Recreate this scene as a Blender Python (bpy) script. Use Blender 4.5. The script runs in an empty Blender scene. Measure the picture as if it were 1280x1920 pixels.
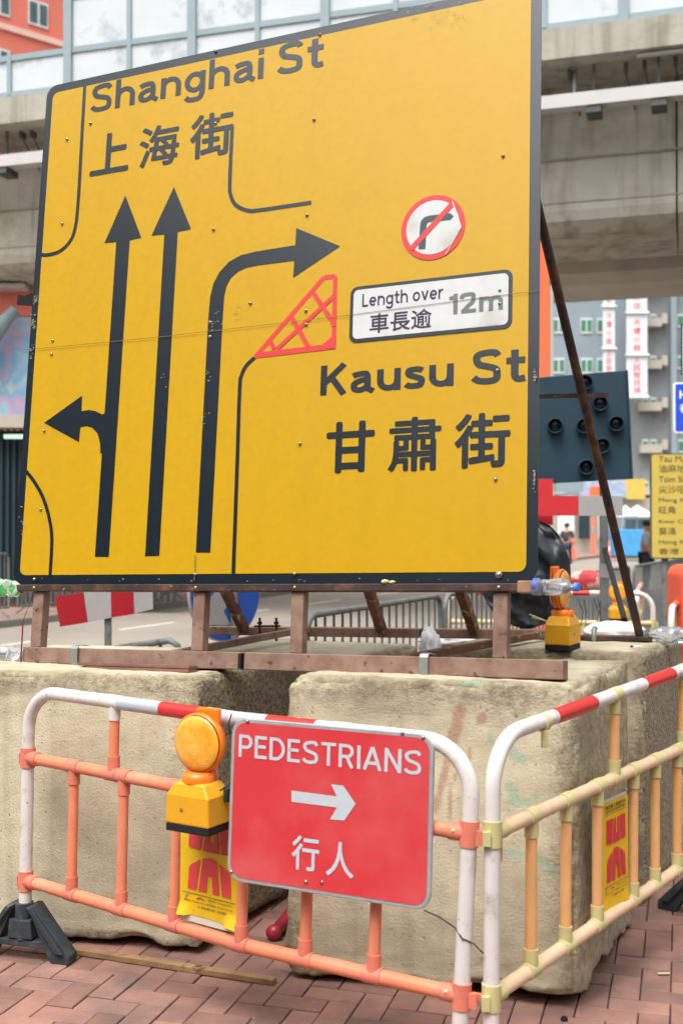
import bpy, bmesh, math, random
from mathutils import Vector, Matrix, noise
V = Vector
random.seed(7)
sc = bpy.context.scene
COL = sc.collection
# ------------------------------------------------------------------ camera
FP = 2150.0                      # focal length in pixels of the 1280x1920 photo
PITCH = math.atan(25 / FP)
EYE = V((0, 0, 1.6))
FWD = V((0, math.cos(PITCH), math.sin(PITCH))); UPV = V((0, -math.sin(PITCH), math.cos(PITCH))); RT = V((1, 0, 0))
cd = bpy.data.cameras.new('camera'); cam = bpy.data.objects.new('camera', cd); COL.objects.link(cam)
cam.location = EYE; cam.rotation_euler = (math.pi / 2 + PITCH, 0, 0)
cd.sensor_fit = 'VERTICAL'; cd.sensor_height = 36; cd.sensor_width = 24; cd.lens = 36 * FP / 1920
cd.clip_start = 0.05; cd.clip_end = 1000
cd.dof.use_dof = True; cd.dof.focus_distance = 4.25; cd.dof.aperture_fstop = 3.2
sc.camera = cam
# ------------------------------------------------------------------ world, sun, exposure
SUN_EL, SUN_AZ = math.radians(62), math.radians(205)      # azimuth clockwise from +Y
w = bpy.data.worlds.new('World'); sc.world = w; w.use_nodes = True
nt = w.node_tree; bg = nt.nodes['Background']
sky = nt.nodes.new('ShaderNodeTexSky'); sky.sky_type = 'NISHITA'; sky.sun_disc = False
sky.sun_elevation = SUN_EL; sky.sun_rotation = SUN_AZ
sky.air_density = 1.0; sky.dust_density = 6.0; sky.ozone_density = 1.0
hs = nt.nodes.new('ShaderNodeHueSaturation'); hs.inputs['Saturation'].default_value = 0.12
nt.links.new(sky.outputs[0], hs.inputs['Color']); nt.links.new(hs.outputs[0], bg.inputs['Color'])
bg.inputs['Strength'].default_value = 0.15
sd = bpy.data.lights.new('sun', 'SUN'); sd.energy = 0.7; sd.angle = math.radians(25); sd.color = (1, 0.965, 0.92)
so = bpy.data.objects.new('sun', sd); COL.objects.link(so)
sdir = V((math.sin(SUN_AZ) * math.cos(SUN_EL), math.cos(SUN_AZ) * math.cos(SUN_EL), math.sin(SUN_EL)))
so.rotation_euler = (-sdir).to_track_quat('-Z', 'Y').to_euler(); so.location = (0, 0, 30)
sc.view_settings.view_transform = 'Standard'; sc.view_settings.look = 'None'
sc.view_settings.exposure = 1.0; sc.view_settings.gamma = 1
sc.cycles.max_bounces = 8; sc.cycles.transparent_max_bounces = 12

# ------------------------------------------------------------------ geometry helpers
def ray(px, py): return FWD * FP + RT * (px - 640) + UPV * (960 - py)
def atZ(px, py, z):
    d = ray(px, py); return EYE + d * ((z - EYE.z) / d.z)
def atY(px, py, y):
    d = ray(px, py); return EYE + d * (y / d.y)
def atPl(px, py, o, n):
    d = ray(px, py); return EYE + d * (n.dot(o - EYE) / n.dot(d))
def camv(x, y, z): return RT * x - UPV * y + FWD * z
class Fr:
    def __init__(s, o, u, v):
        s.o = V(o); s.u = V(u).normalized(); v = V(v); s.v = (v - s.u * v.dot(s.u)).normalized(); s.n = s.u.cross(s.v)
    def p(s, a, b, c=0): return s.o + s.u * a + s.v * b + s.n * c
    def uv(s, px, py):
        q = atPl(px, py, s.o, s.n) - s.o; return (q.dot(s.u), q.dot(s.v))
ORG = {}
class MB:
    def __init__(s): s.v = []; s.f = []; s.m = []; s.k = 0; s.sm = []; s.smooth = False
    def add(s, vs, fs):
        b = len(s.v); s.v += [V(x) for x in vs]
        for f in fs: s.f.append([b + i for i in f]); s.m.append(s.k); s.sm.append(s.smooth)
        return s
    def obox(s, o, u, v, n, a0, a1, b0, b1, c0, c1):
        P = lambda a, b, c: o + u * a + v * b + n * c
        vs = [P(a, b, c) for a in (a0, a1) for b in (b0, b1) for c in (c0, c1)]
        return s.add(vs, [(0, 1, 3, 2), (4, 6, 7, 5), (0, 4, 5, 1), (2, 3, 7, 6), (0, 2, 6, 4), (1, 5, 7, 3)])
    def fbox(s, F, a0, a1, b0, b1, c0, c1): return s.obox(F.o, F.u, F.v, F.n, a0, a1, b0, b1, c0, c1)
    def box(s, c, d): return s.obox(V(c), V((1, 0, 0)), V((0, 1, 0)), V((0, 0, 1)), -d[0] / 2, d[0] / 2, -d[1] / 2, d[1] / 2, -d[2] / 2, d[2] / 2)
    def bar(s, p, q, w, h, up=V((0, 0, 1))):
        p = V(p); q = V(q); u = (q - p).normalized(); v = (up - u * up.dot(u)).normalized(); n = u.cross(v)
        return s.obox(p, u, v, n, 0, (q - p).length, -h / 2, h / 2, -w / 2, w / 2)
    def tube(s, pts, r, seg=16, cap=True, ref=None):
        pts = [V(p) for p in pts]; n = len(pts); rs = r if isinstance(r, (list, tuple)) else [r] * n
        t0 = (pts[1] - pts[0]).normalized(); a = V((0, 0, 1)) if abs(t0.z) < .9 else V((1, 0, 0))
        x = (a - t0 * a.dot(t0)).normalized(); vs = []; sm = s.smooth; s.smooth = True
        for i in range(n):
            t = (pts[min(i + 1, n - 1)] - pts[max(i - 1, 0)]).normalized()
            x = (x - t * x.dot(t)).normalized(); y = t.cross(x)
            for k in range(seg):
                g = 2 * math.pi * k / seg; vs.append(pts[i] + (x * math.cos(g) + y * math.sin(g)) * rs[i])
        fs = [(i * seg + k, i * seg + (k + 1) % seg, (i + 1) * seg + (k + 1) % seg, (i + 1) * seg + k) for i in range(n - 1) for k in range(seg)]
        s.add(vs, fs); s.smooth = False
        if cap: s.add(vs[:seg], [list(range(seg))[::-1]]); s.add(vs[-seg:], [list(range(seg))])
        s.smooth = sm; return s
    def lathe(s, o, ax, prof, seg=32):
        ax = V(ax).normalized(); o = V(o); n = len(prof)
        return s.tube2([o + ax * h for h, r in prof], [max(r, 1e-5) for h, r in prof], ax, seg)
    def tube2(s, pts, rs, t, seg):
        a = V((0, 0, 1)) if abs(t.z) < .9 else V((1, 0, 0)); x = (a - t * a.dot(t)).normalized(); y = t.cross(x)
        vs = [p + (x * math.cos(2 * math.pi * k / seg) + y * math.sin(2 * math.pi * k / seg)) * r for p, r in zip(pts, rs) for k in range(seg)]
        fs = [(i * seg + k, i * seg + (k + 1) % seg, (i + 1) * seg + (k + 1) % seg, (i + 1) * seg + k) for i in range(len(pts) - 1) for k in range(seg)]
        sm = s.smooth; s.smooth = True; s.add(vs, fs); s.smooth = sm; return s
    def prism(s, F, poly, c0, c1):
        if sum(poly[i][0] * poly[(i + 1) % len(poly)][1] - poly[(i + 1) % len(poly)][0] * poly[i][1] for i in range(len(poly))) < 0: poly = poly[::-1]
        n = len(poly); lo, hi = min(c0, c1), max(c0, c1)
        vs = [F.p(a, b, lo) for a, b in poly] + [F.p(a, b, hi) for a, b in poly]
        return s.add(vs, [list(range(n))[::-1], list(range(n, 2 * n))] + [(i, (i + 1) % n, n + (i + 1) % n, n + i) for i in range(n)])
    def flat(s, F, poly, c):
        return s.add([F.p(a, b, c) for a, b in poly], [list(range(len(poly)))])
    def ribbon(s, F, pts, wd, c):          # centre line in frame coordinates, width
        n = len(pts); L = []; Rr = []
        for i in range(n):
            a = pts[max(i - 1, 0)]; b = pts[min(i + 1, n - 1)]; dx, dy = b[0] - a[0], b[1] - a[1]; d = math.hypot(dx, dy) or 1
            h = (wd[i] if isinstance(wd, (list, tuple)) else wd) / 2
            L.append(F.p(pts[i][0] - dy / d * h, pts[i][1] + dx / d * h, c)); Rr.append(F.p(pts[i][0] + dy / d * h, pts[i][1] - dx / d * h, c))
        return s.add(L + Rr, [(i, n + i, n + i + 1, i + 1) for i in range(n - 1)])
    def build(s, name, mats, parent=None, bevel=0, loc=None, **tg):
        if not isinstance(mats, (list, tuple)): mats = [mats]
        if parent is not None: org = ORG[parent.name]
        elif loc is not None: org = V(loc)
        else:
            xs = [v.x for v in s.v]; ys = [v.y for v in s.v]; zs = [v.z for v in s.v]
            org = V(((min(xs) + max(xs)) / 2, (min(ys) + max(ys)) / 2, min(zs)))
        me = bpy.data.meshes.new(name); me.from_pydata([v - org for v in s.v], [], s.f)
        for m in mats: me.materials.append(m)
        for i, p in enumerate(me.polygons): p.material_index = s.m[i]; p.use_smooth = s.sm[i]
        o = bpy.data.objects.new(name, me); COL.objects.link(o)
        if parent is not None: o.parent = parent
        else: o.location = org
        ORG[o.name] = org
        if bevel:
            b = o.modifiers.new('bevel', 'BEVEL'); b.width = bevel; b.segments = 2; b.limit_method = 'ANGLE'; b.angle_limit = math.radians(40)
        tag(o, **tg); return o
def tag(o, label=None, cat=None, group=None, kind=None):
    if label: o['label'] = label
    if cat: o['category'] = cat
    if group: o['group'] = group
    if kind: o['kind'] = kind
def T(name, label, cat, loc=(0, 0, 0), group=None, local=False):
    o = bpy.data.objects.new(name, None); COL.objects.link(o); o.location = loc; o.empty_display_size = .1
    ORG[o.name] = V((0, 0, 0)) if local else V(loc); tag(o, label, cat, group); return o
def copy_tree(o, parent=None):
    c = o.copy(); COL.objects.link(c); c.parent = parent; ORG[c.name] = ORG.get(o.name, V((0, 0, 0)))
    for ch in list(o.children): copy_tree(ch, c)
    return c
def arc(cx, cy, r, a0, a1, n=10):
    return [(cx + r * math.cos(math.radians(a0 + (a1 - a0) * i / n)), cy + r * math.sin(math.radians(a0 + (a1 - a0) * i / n))) for i in range(n + 1)]
def rrect(a0, a1, b0, b1, r, n=6):
    return arc(a1 - r, b0 + r, r, -90, 0, n) + arc(a1 - r, b1 - r, r, 0, 90, n) + arc(a0 + r, b1 - r, r, 90, 180, n) + arc(a0 + r, b0 + r, r, 180, 270, n)
def smooth_line(pts, n=8):                # Catmull-Rom
    P = [pts[0]] + list(pts) + [pts[-1]]; out = []
    for i in range(1, len(P) - 2):
        for k in range(n):
            t = k / n; p0, p1, p2, p3 = [V(P[i + j]) for j in (-1, 0, 1, 2)]
            out.append(.5 * ((2 * p1) + (p2 - p0) * t + (2 * p0 - 5 * p1 + 4 * p2 - p3) * t * t + (3 * p1 - p0 - 3 * p2 + p3) * t ** 3))
    out.append(V(pts[-1])); return out
TXT = {}
def text(mb, s, F, a0, a1, b0, b1, c, bold=0.0, shear=0.0):
    """lettering s fitted into the rectangle a0..a1, b0..b1 of frame F"""
    key = s
    if key not in TXT:
        cu = bpy.data.curves.new('lettering', 'FONT'); cu.body = s; cu.resolution_u = 6
        ob = bpy.data.objects.new('lettering', cu); COL.objects.link(ob)
        bpy.context.view_layer.update()
        dg = bpy.context.evaluated_depsgraph_get(); me = bpy.data.meshes.new_from_object(ob.evaluated_get(dg))
        TXT[key] = ([(v.co.x, v.co.y) for v in me.vertices], [list(p.vertices) for p in me.polygons])
        bpy.data.objects.remove(ob); bpy.data.curves.remove(cu); bpy.data.meshes.remove(me)
    vs, fs = TXT[key]
    if not vs: return
    x0 = min(v[0] for v in vs); x1 = max(v[0] for v in vs); y0 = min(v[1] for v in vs); y1 = max(v[1] for v in vs)
    h = bold * .5; kx = (a1 - a0) / (x1 - x0 + 2 * h); ky = (b1 - b0) / (y1 - y0 + 2 * h)
    for i, (ox, oy) in enumerate([(0, 0)] + ([(h * math.cos(q * math.pi / 4), h * math.sin(q * math.pi / 4)) for q in range(8)] if bold else [])):
        mb.add([F.p(a0 + (x - x0 + h + ox) * kx, b0 + (y - y0 + h + oy) * ky, c + i * 4e-5) for x, y in vs], fs)
# monoline lettering of the road signs: centre lines in x-height units
def _a(cx, cy, rx, ry, a0, a1, n=14): return [(cx + rx * math.cos(math.radians(a0 + (a1 - a0) * i / n)), cy + ry * math.sin(math.radians(a0 + (a1 - a0) * i / n))) for i in range(n + 1)]
def _s(*p): return [(q.x, q.y) for q in smooth_line([V(x + (0,)) for x in p], 7)]
def glyphs(w):
    e = w / 2; t = 1.4 - e; x = 1 - e; G = {}
    G['S'] = (.98, [_s((.86, 1.12), (.76, 1.4 - e * 1.15), (.5, t), (.22, 1.25 - e * .3), (e + .02, 1.04), (.24, .82), (.5, .72), (.78, .60), (.96 - e, .37), (.78, .16 + e * .1), (.48, e), (.2, .04 + e * 1.1), (.05, .3))])
    G['s'] = (.74, [_s((.65, .8), (.52, x - .01), (.36, x), (.16, .84), (.15, .66), (.37, .54), (.6, .42), (.71 - e * .8, .26), (.55, .12 + e * .2), (.34, e), (.15, .02 + e), (.04, .22))])
    G['h'] = (.9, [[(e, 0), (e, 1.42)], [(e, .5), (e, .58)] + _a(.45, .55, .45 - e, .45 - e, 160, 0) + [(.9 - e, 0)]])
    G['n'] = (.9, [[(e, 0), (e, 1)], [(e, .5), (e, .58)] + _a(.45, .55, .45 - e, .45 - e, 160, 0) + [(.9 - e, 0)]])
    G['m'] = (1.42, [[(e, 0), (e, 1)], [(e, .5)] + _a(.42, .62, .42 - e, .38 - e, 160, 0) + [(.84 - e, 0)], [(.84 - e, .5)] + _a(1.0, .62, .42 - e, .38 - e, 160, 0) + [(1.42 - e, 0)]])
    G['u'] = (.9, [[(e, 1), (e, .42)] + _a(.45, .45, .45 - e, .45 - e, 180, 340) + [(.9 - e, .5)], [(.9 - e, 0), (.9 - e, 1)]])
    G['a'] = (.86, [_s((.08, .8), (.2, x - .03), (.42, x), (.6, .88 - e * .2), (.78 - e, .66), (.78 - e, .4), (.78 - e, .2), (.8, e * .7), (.88, .03)), [(.78 - e, .58), (.44, .58)] + _s((.4, .57), (.14 + e * .3, .46), (e, .3), (.16 + e * .1, e + .05), (.36, e), (.56, e + .08), (.78 - e, .32))])
    G['t'] = (.62, [[(.28, 1.3), (.28, .35)] + _s((.28, .3), (.32, e + .06), (.44, e), (.62, e + .03)), [(.0, 1 - e), (.62, 1 - e)]])
    G['g'] = (.9, [_a(.45, .5, .45 - e, .5 - e, 0, 360, 24), [(.9 - e, 1), (.9 - e, -.02)] + _s((.9 - e, -.06), (.8 - e, -.3), (.5, -.42 + e * .6), (.22, -.4 + e * .7), (.08, -.2))])
    G['i'] = (w, [[(e, 0), (e, 1)], [(e, 1.17), (e, 1.42)]])
    G['K'] = (1.04, [[(e, 0), (e, 1.4)], [(.93, 1.4), (e, .52)], [(.42, .84), (.93, 0)]])
    G['L'] = (.76, [[(e, 0), (e, 1.4)], [(e, e), (.76, e)]])
    G['e'] = (.9, [[(e, .5), (.9 - e, .5)], _a(.45, .5, .45 - e, .5 - e, 0, 318, 22)])
    G['o'] = (.92, [_a(.46, .5, .46 - e, .5 - e, 0, 360, 24)])
    G['v'] = (.86, [[(e * .9, 1), (.43, .04)], [(.86 - e * .9, 1), (.43, .04)]])
    G['r'] = (.58, [[(e, 0), (e, 1)], [(e, .5)] + _s((e, .58), (.2 + e * .3, .8), (.38, x), (.58, x))])
    G['1'] = (.5, [[(.5 - e, 0), (.5 - e, 1.4)], [(.5 - e, 1.26), (.3, 1.16), (.0, 1.1)]])
    G['2'] = (.98, [_s((e * .6, 1.02), (.16, 1.3 - e * .6), (.46, t), (.76, 1.3 - e * .5), (.92 - e, 1.02), (.78 - e * .3, .74), (.46, .46), (e * 1.2, e * .9)), [(e * .6, e), (.96, e)]])
    G['P'] = (.88, [[(e, 0), (e, 1.4)], [(e, t), (.5, t)] + _a(.5, (t + .62) / 2, .38 - e, (t - .62) / 2, 90, -90) + [(e, .62)]])
    G['R'] = (.94, [[(e, 0), (e, 1.4)], [(e, t), (.5, t)] + _a(.5, (t + .66) / 2, .4 - e, (t - .66) / 2, 90, -90) + [(e, .66)], [(.48, .66), (.82, 0)]])
    G['E'] = (.78, [[(e, 0), (e, 1.4)], [(e, e), (.78, e)], [(e, t), (.76, t)], [(e, .74), (.7, .74)]])
    G['D'] = (.98, [[(e, 0), (e, 1.4)], [(e, t), (.4, t)] + _a(.4, .7, .58 - e, .7 - e, 90, -90, 18) + [(e, e)]])
    G['T'] = (.9, [[(0, t), (.9, t)], [(.45, 0), (.45, 1.4)]])
    G['I'] = (w, [[(e, 0), (e, 1.4)]])
    G['A'] = (1.08, [[(e * .75, 0), (.54, 1.36)], [(1.08 - e * .75, 0), (.54, 1.36)], [(.26, .42), (.82, .42)]])
    G['N'] = (.98, [[(e, 0), (e, 1.4)], [(.98 - e, 0), (.98 - e, 1.4)], [(e * .9, 1.36), (.98 - e * .9, .04)]])
    return G
def signtext(mb, s, F, a0, a1, b0, b1, c, w=.24, sp=.16):
    G = glyphs(w); x = 0; rb = []
    for ch in s:
        if ch == ' ': x += .45; continue
        adv, pls = G[ch]
        for pl_ in pls: rb.append([(x + p[0], p[1]) for p in pl_])
        x += adv + sp
    x -= sp; out = []
    for pl_ in rb:
        n = len(pl_); L = []
        for i in range(n):
            a = pl_[max(i - 1, 0)]; b = pl_[min(i + 1, n - 1)]
            if n > 2 and i in (0, n - 1) and pl_[0] == pl_[-1] or (i in (0, n - 1) and math.hypot(pl_[0][0] - pl_[-1][0], pl_[0][1] - pl_[-1][1]) < 1e-6): a, b = pl_[-2], pl_[1]
            dx, dy = b[0] - a[0], b[1] - a[1]; d = math.hypot(dx, dy) or 1; L.append((pl_[i], (-dy / d * w / 2, dx / d * w / 2)))
        out.append(L)
    ys = [p[1] + k * o[1] for L in out for p, o in L for k in (-1, 1)]; y0, y1 = min(ys), max(ys)
    X = lambda v: a0 + v / x * (a1 - a0); Y = lambda v: b0 + (v - y0) / (y1 - y0) * (b1 - b0)
    for k, L in enumerate(out):
        n = len(L); cc_ = c + (k % 3) * 1e-4
        mb.add([F.p(X(p[0] + o[0]), Y(p[1] + o[1]), cc_) for p, o in L] + [F.p(X(p[0] - o[0]), Y(p[1] - o[1]), cc_) for p, o in L], [(i, n + i, n + i + 1, i + 1) for i in range(n - 1)])

# ------------------------------------------------------------------ materials
def lin(c): return tuple(((x / 255) / 12.92 if x / 255 <= .04045 else ((x / 255 + .055) / 1.055) ** 2.4) for x in c)
def mat(name, rgb, rough=.6, var=.08, scale=8, bump=0, bscale=60, metal=0, spec=.5, second=None, sscale=3, sth=(.55, .65), coat=0, trans=0, island=0, detail=4, emit=0, speck=None, ior=1.5, streak=None):
    m = bpy.data.materials.new(name); m.use_nodes = True; t = m.node_tree; N = t.nodes; Lk = t.links
    b = N['Principled BSDF']; c = lin(rgb) if max(rgb) > 1 else rgb
    tc = N.new('ShaderNodeTexCoord'); no = N.new('ShaderNodeTexNoise'); no.inputs['Scale'].default_value = scale; no.inputs['Detail'].default_value = detail
    Lk.new(tc.outputs['Object'], no.inputs['Vector'])
    rp = N.new('ShaderNodeValToRGB'); e = rp.color_ramp.elements
    e[0].position = .3; e[1].position = .7
    e[0].color = tuple(x * (1 - var) for x in c) + (1,); e[1].color = tuple(min(x * (1 + var), 1) for x in c) + (1,)
    Lk.new(no.outputs['Fac'], rp.inputs[0]); out = rp.outputs[0]
    if second is not None:
        n2 = N.new('ShaderNodeTexNoise'); n2.inputs['Scale'].default_value = sscale; n2.inputs['Detail'].default_value = 8; n2.inputs['Roughness'].default_value = .65
        Lk.new(tc.outputs['Object'], n2.inputs['Vector'])
        r2 = N.new('ShaderNodeValToRGB'); r2.color_ramp.elements[0].position = sth[0]; r2.color_ramp.elements[1].position = sth[1]
        Lk.new(n2.outputs['Fac'], r2.inputs[0])
        mx = N.new('ShaderNodeMixRGB'); Lk.new(r2.outputs[0], mx.inputs[0]); Lk.new(out, mx.inputs[1]); mx.inputs[2].default_value = lin(second) + (1,)
        out = mx.outputs[0]
    if streak is not None:      # colour, horizontal scale, amount
        mp = N.new('ShaderNodeMapping'); mp.inputs['Scale'].default_value = (streak[1], streak[1], streak[1] * .07); Lk.new(tc.outputs['Object'], mp.inputs['Vector'])
        n4 = N.new('ShaderNodeTexNoise'); n4.inputs['Scale'].default_value = 1; n4.inputs['Detail'].default_value = 6; n4.inputs['Roughness'].default_value = .6; Lk.new(mp.outputs[0], n4.inputs['Vector'])
        r4 = N.new('ShaderNodeMapRange'); r4.inputs[1].default_value = .48; r4.inputs[2].default_value = .75; r4.inputs[4].default_value = streak[2]; Lk.new(n4.outputs['Fac'], r4.inputs[0])
        mx = N.new('ShaderNodeMixRGB'); Lk.new(r4.outputs[0], mx.inputs[0]); Lk.new(out, mx.inputs[1]); mx.inputs[2].default_value = lin(streak[0]) + (1,); out = mx.outputs[0]
    if speck is not None:
        n3 = N.new('ShaderNodeTexNoise'); n3.inputs['Scale'].default_value = speck[1]; n3.inputs['Detail'].default_value = 2
        Lk.new(tc.outputs['Object'], n3.inputs['Vector'])
        r3 = N.new('ShaderNodeValToRGB'); r3.color_ramp.elements[0].position = speck[2]; r3.color_ramp.elements[1].position = speck[2] + .05
        Lk.new(n3.outputs['Fac'], r3.inputs[0])
        mx = N.new('ShaderNodeMixRGB'); Lk.new(r3.outputs[0], mx.inputs[0]); Lk.new(out, mx.inputs[1]); mx.inputs[2].default_value = lin(speck[0]) + (1,)
        out = mx.outputs[0]
    if island:
        g = N.new('ShaderNodeNewGeometry'); r2 = N.new('ShaderNodeMapRange'); r2.inputs[3].default_value = 1 - island; r2.inputs[4].default_value = 1 + island
        Lk.new(g.outputs['Random Per Island'], r2.inputs[0])
        mx = N.new('ShaderNodeMixRGB'); mx.blend_type = 'MULTIPLY'; mx.inputs[0].default_value = 1
        Lk.new(out, mx.inputs[1]); Lk.new(r2.outputs[0], mx.inputs[2]); out = mx.outputs[0]
    Lk.new(out, b.inputs['Base Color'])
    b.inputs['Roughness'].default_value = rough; b.inputs['Metallic'].default_value = metal
    b.inputs['Specular IOR Level'].default_value = spec; b.inputs['Coat Weight'].default_value = coat; b.inputs['Coat Roughness'].default_value = .15
    b.inputs['Transmission Weight'].default_value = trans; b.inputs['IOR'].default_value = ior
    if emit:
        b.inputs['Emission Color'].default_value = c + (1,); b.inputs['Emission Strength'].default_value = emit
    if bump:
        nb = N.new('ShaderNodeTexNoise'); nb.inputs['Scale'].default_value = bscale; nb.inputs['Detail'].default_value = 6; nb.inputs['Roughness'].default_value = .6
        Lk.new(tc.outputs['Object'], nb.inputs['Vector'])
        bp = N.new('ShaderNodeBump'); bp.inputs['Strength'].default_value = 1; bp.inputs['Distance'].default_value = bump
        Lk.new(nb.outputs['Fac'], bp.inputs['Height']); Lk.new(bp.outputs[0], b.inputs['Normal'])
    return m
M = {}
M['sign_yellow'] = mat('sign_yellow', (190, 148, 10), .36, .03, 30, ior=1.5, spec=.5, streak=((170, 132, 36), 9, .18), second=(184, 142, 22), sscale=2.2, sth=(.62, .8))
M['sign_black'] = mat('sign_black', (3, 20, 30), .34, .15, 40, ior=1.5, spec=.85, speck=((90, 96, 96), 70, .77))
M['sign_red'] = mat('sign_red_marking', (222, 58, 58), .4, .05, 30)
M['sign_white'] = mat('sign_white', (196, 198, 196), .4, .05, 20, second=(165, 160, 146), sscale=5, sth=(.55, .75))
M['sheet_back'] = mat('sheet_back', (120, 125, 128), .5, .1, 10, metal=.6)
M['seam'] = mat('seam_grime', (112, 94, 56), .9, .2, 40)
M['bolt'] = mat('bolt_steel', (170, 155, 135), .4, .2, 60, metal=.8, second=(120, 70, 45), sscale=60)
M['rust'] = mat('rusty_steel', (124, 94, 80), .75, .16, 14, bump=.0012, bscale=90, second=(146, 122, 106), sscale=7, sth=(.42, .7), speck=((84, 54, 42), 34, .66))
M['rust_dark'] = mat('dark_rusty_steel', (58, 38, 32), .6, .35, 12, bump=.001, bscale=90, second=(106, 66, 44), sscale=12, sth=(.52, .68), speck=((150, 125, 100), 70, .7))
M['rust_mottled'] = mat('mottled_rusty_steel', (104, 66, 46), .75, .3, 18, bump=.0015, bscale=70, second=(176, 158, 126), sscale=22, sth=(.56, .64))
M['black_void'] = mat('black_and_hollow_shade', (16, 18, 20), .8)  # real black parts, and the painted shade inside open rail ends
M['galv'] = mat('galvanised_steel', (150, 154, 152), .45, .12, 20, metal=.55, second=(118, 120, 116), sscale=20)
M['galv_grey'] = mat('grey_steel', (112, 118, 116), .6, .12, 14, metal=.2, second=(84, 82, 76), sscale=12)
M['conc'] = mat('weathered_concrete', (202, 192, 164), .93, .06, 5, bump=.003, bscale=120, second=(164, 155, 132), sscale=1.8, sth=(.4, .68), speck=((130, 116, 94), 80, .685), streak=((152, 140, 116), 10, .6))
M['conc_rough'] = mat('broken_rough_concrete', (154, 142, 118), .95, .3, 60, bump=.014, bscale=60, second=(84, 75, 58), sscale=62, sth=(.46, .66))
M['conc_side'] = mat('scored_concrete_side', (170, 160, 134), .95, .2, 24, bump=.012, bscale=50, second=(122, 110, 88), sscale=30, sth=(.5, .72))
M['brick'] = mat('red_paving_brick', (144, 106, 94), .88, .14, 9, bump=.0014, bscale=160, second=(106, 86, 80), sscale=3, sth=(.44, .7), island=.2, speck=((192, 150, 136), 90, .72))
M['mortar'] = mat('dark_joint_sand', (70, 60, 56), .95, .2, 30, bump=.004, bscale=120)
M['road'] = mat('road_surface', (150, 142, 130), .9, .06, 2, bump=.002, bscale=150, second=(134, 127, 118), sscale=.5, sth=(.4, .7))
M['kerb'] = mat('kerb_concrete', (120, 116, 108), .9, .1, 6)
M['road_paint'] = mat('white_road_paint', (215, 213, 206), .7, .08, 20)
M['white_tube'] = mat('white_barrier_tube', (214, 207, 203), .4, .03, 10, second=(166, 156, 146), sscale=11, sth=(.54, .72), speck=((120, 104, 92), 50, .72), bump=.0004, bscale=140)
M['orange'] = mat('orange_plastic_tube', (226, 132, 96), .42, .05, 10, streak=((190, 120, 100), 30, .4), second=(222, 150, 122), sscale=6, sth=(.5, .75))
M['orange_joint'] = mat('faded_orange_joint', (216, 122, 100), .5, .06, 14, second=(190, 110, 92), sscale=12, sth=(.5, .7))
M['peach'] = mat('peach_plastic_tube', (222, 188, 152), .45, .05, 9, streak=((190, 140, 100), 24, .35), second=(216, 190, 162), sscale=5, sth=(.45, .7))
M['peach_spindle'] = mat('orange_yellow_spindle', (222, 168, 110), .5, .06, 9)
M['yellow_joint'] = mat('yellowed_joint', (196, 186, 132), .55, .07, 14, second=(182, 150, 96), sscale=9, sth=(.6, .75))
M['red_band'] = mat('red_reflective_band', (200, 40, 38), .35, .05, 20, coat=.3, speck=((225, 200, 190), 34, .72))
M['grey_band'] = mat('grey_reflective_band', (186, 192, 200), .25, .05, 20, metal=.2)
M['foot'] = mat('black_rubber_foot', (46, 54, 60), .7, .2, 20, bump=.0015, bscale=80, second=(84, 88, 90), sscale=11, sth=(.5, .7))
M['amber'] = mat('amber_lens', (252, 158, 34), .25, .1, 24, second=(255, 186, 74), sscale=14, sth=(.42, .62), spec=.6, coat=.4, bump=.0022, bscale=190)
M['amber_dark'] = mat('orange_lens_housing', (244, 122, 22), .35, .06, 12, coat=.2)
M['lamp_yellow'] = mat('yellow_lamp_case', (222, 160, 30), .4, .05, 14, second=(206, 140, 30), sscale=10, sth=(.6, .8))
M['ped_red'] = mat('red_sign_face', (204, 52, 58), .3, .03, 6, spec=.8, second=(204, 82, 84), sscale=3.2, sth=(.42, .66), bump=.0003, bscale=200)
M['ped_grey'] = mat('silver_reflective', (186, 194, 200), .35, .04, 20)
M['alu'] = mat('aluminium_edge', (176, 180, 184), .4, .1, 30, metal=.4)
M['poster_y'] = mat('yellow_poster', (226, 182, 18), .5, .05, 12, second=(204, 158, 24), sscale=9, sth=(.55, .8))
M['poster_r'] = mat('poster_red_ink', (206, 44, 62), .5, .05, 16)
M['poster_r2'] = mat('poster_red_ink_pale', (216, 66, 72), .5, .05, 16)
M['ink'] = mat('dark_ink', (70, 62, 40), .6)
M['ink_b'] = mat('cyan_ink', (40, 150, 180), .5)
M['plate'] = mat('white_plastic_plate', (208, 202, 186), .5, .06, 14)
M['fixture'] = mat('grey_fixture', (74, 76, 72), .7)
M['wood'] = mat('weathered_wood', (150, 120, 84), .85, .25, 12, bump=.002, bscale=40, second=(92, 60, 40), sscale=10, sth=(.58, .68))
M['wood_red'] = mat('brown_wood', (120, 84, 72), .85, .2, 12, bump=.002, bscale=40)
M['clear'] = mat('clear_pet', (225, 232, 238), .08, .02, 5, trans=.85, spec=.6)
M['green_pet'] = mat('green_pet', (90, 200, 100), .12, .1, 20, trans=.5, second=(230, 235, 230), sscale=24, sth=(.5, .55))
M['blue_cap'] = mat('blue_cap', (60, 130, 225), .4)
M['label_blue'] = mat('blue_label', (90, 110, 190), .35, .2, 40, trans=.3)
M['card'] = mat('brown_cardboard', (150, 112, 86), .8, .15, 30)
M['wire'] = mat('dark_wire', (52, 50, 50), .6, metal=.3)
M['bag_black'] = mat('black_plastic_bag', (30, 38, 46), .5, .1, 6, spec=.6, bump=.006, bscale=5)
M['bag_white'] = mat('white_plastic_bag', (228, 226, 228), .4, .04, 8, bump=.006, bscale=14)
M['rope'] = mat('dark_red_rope', (120, 40, 44), .8, .4, 90)
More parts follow.
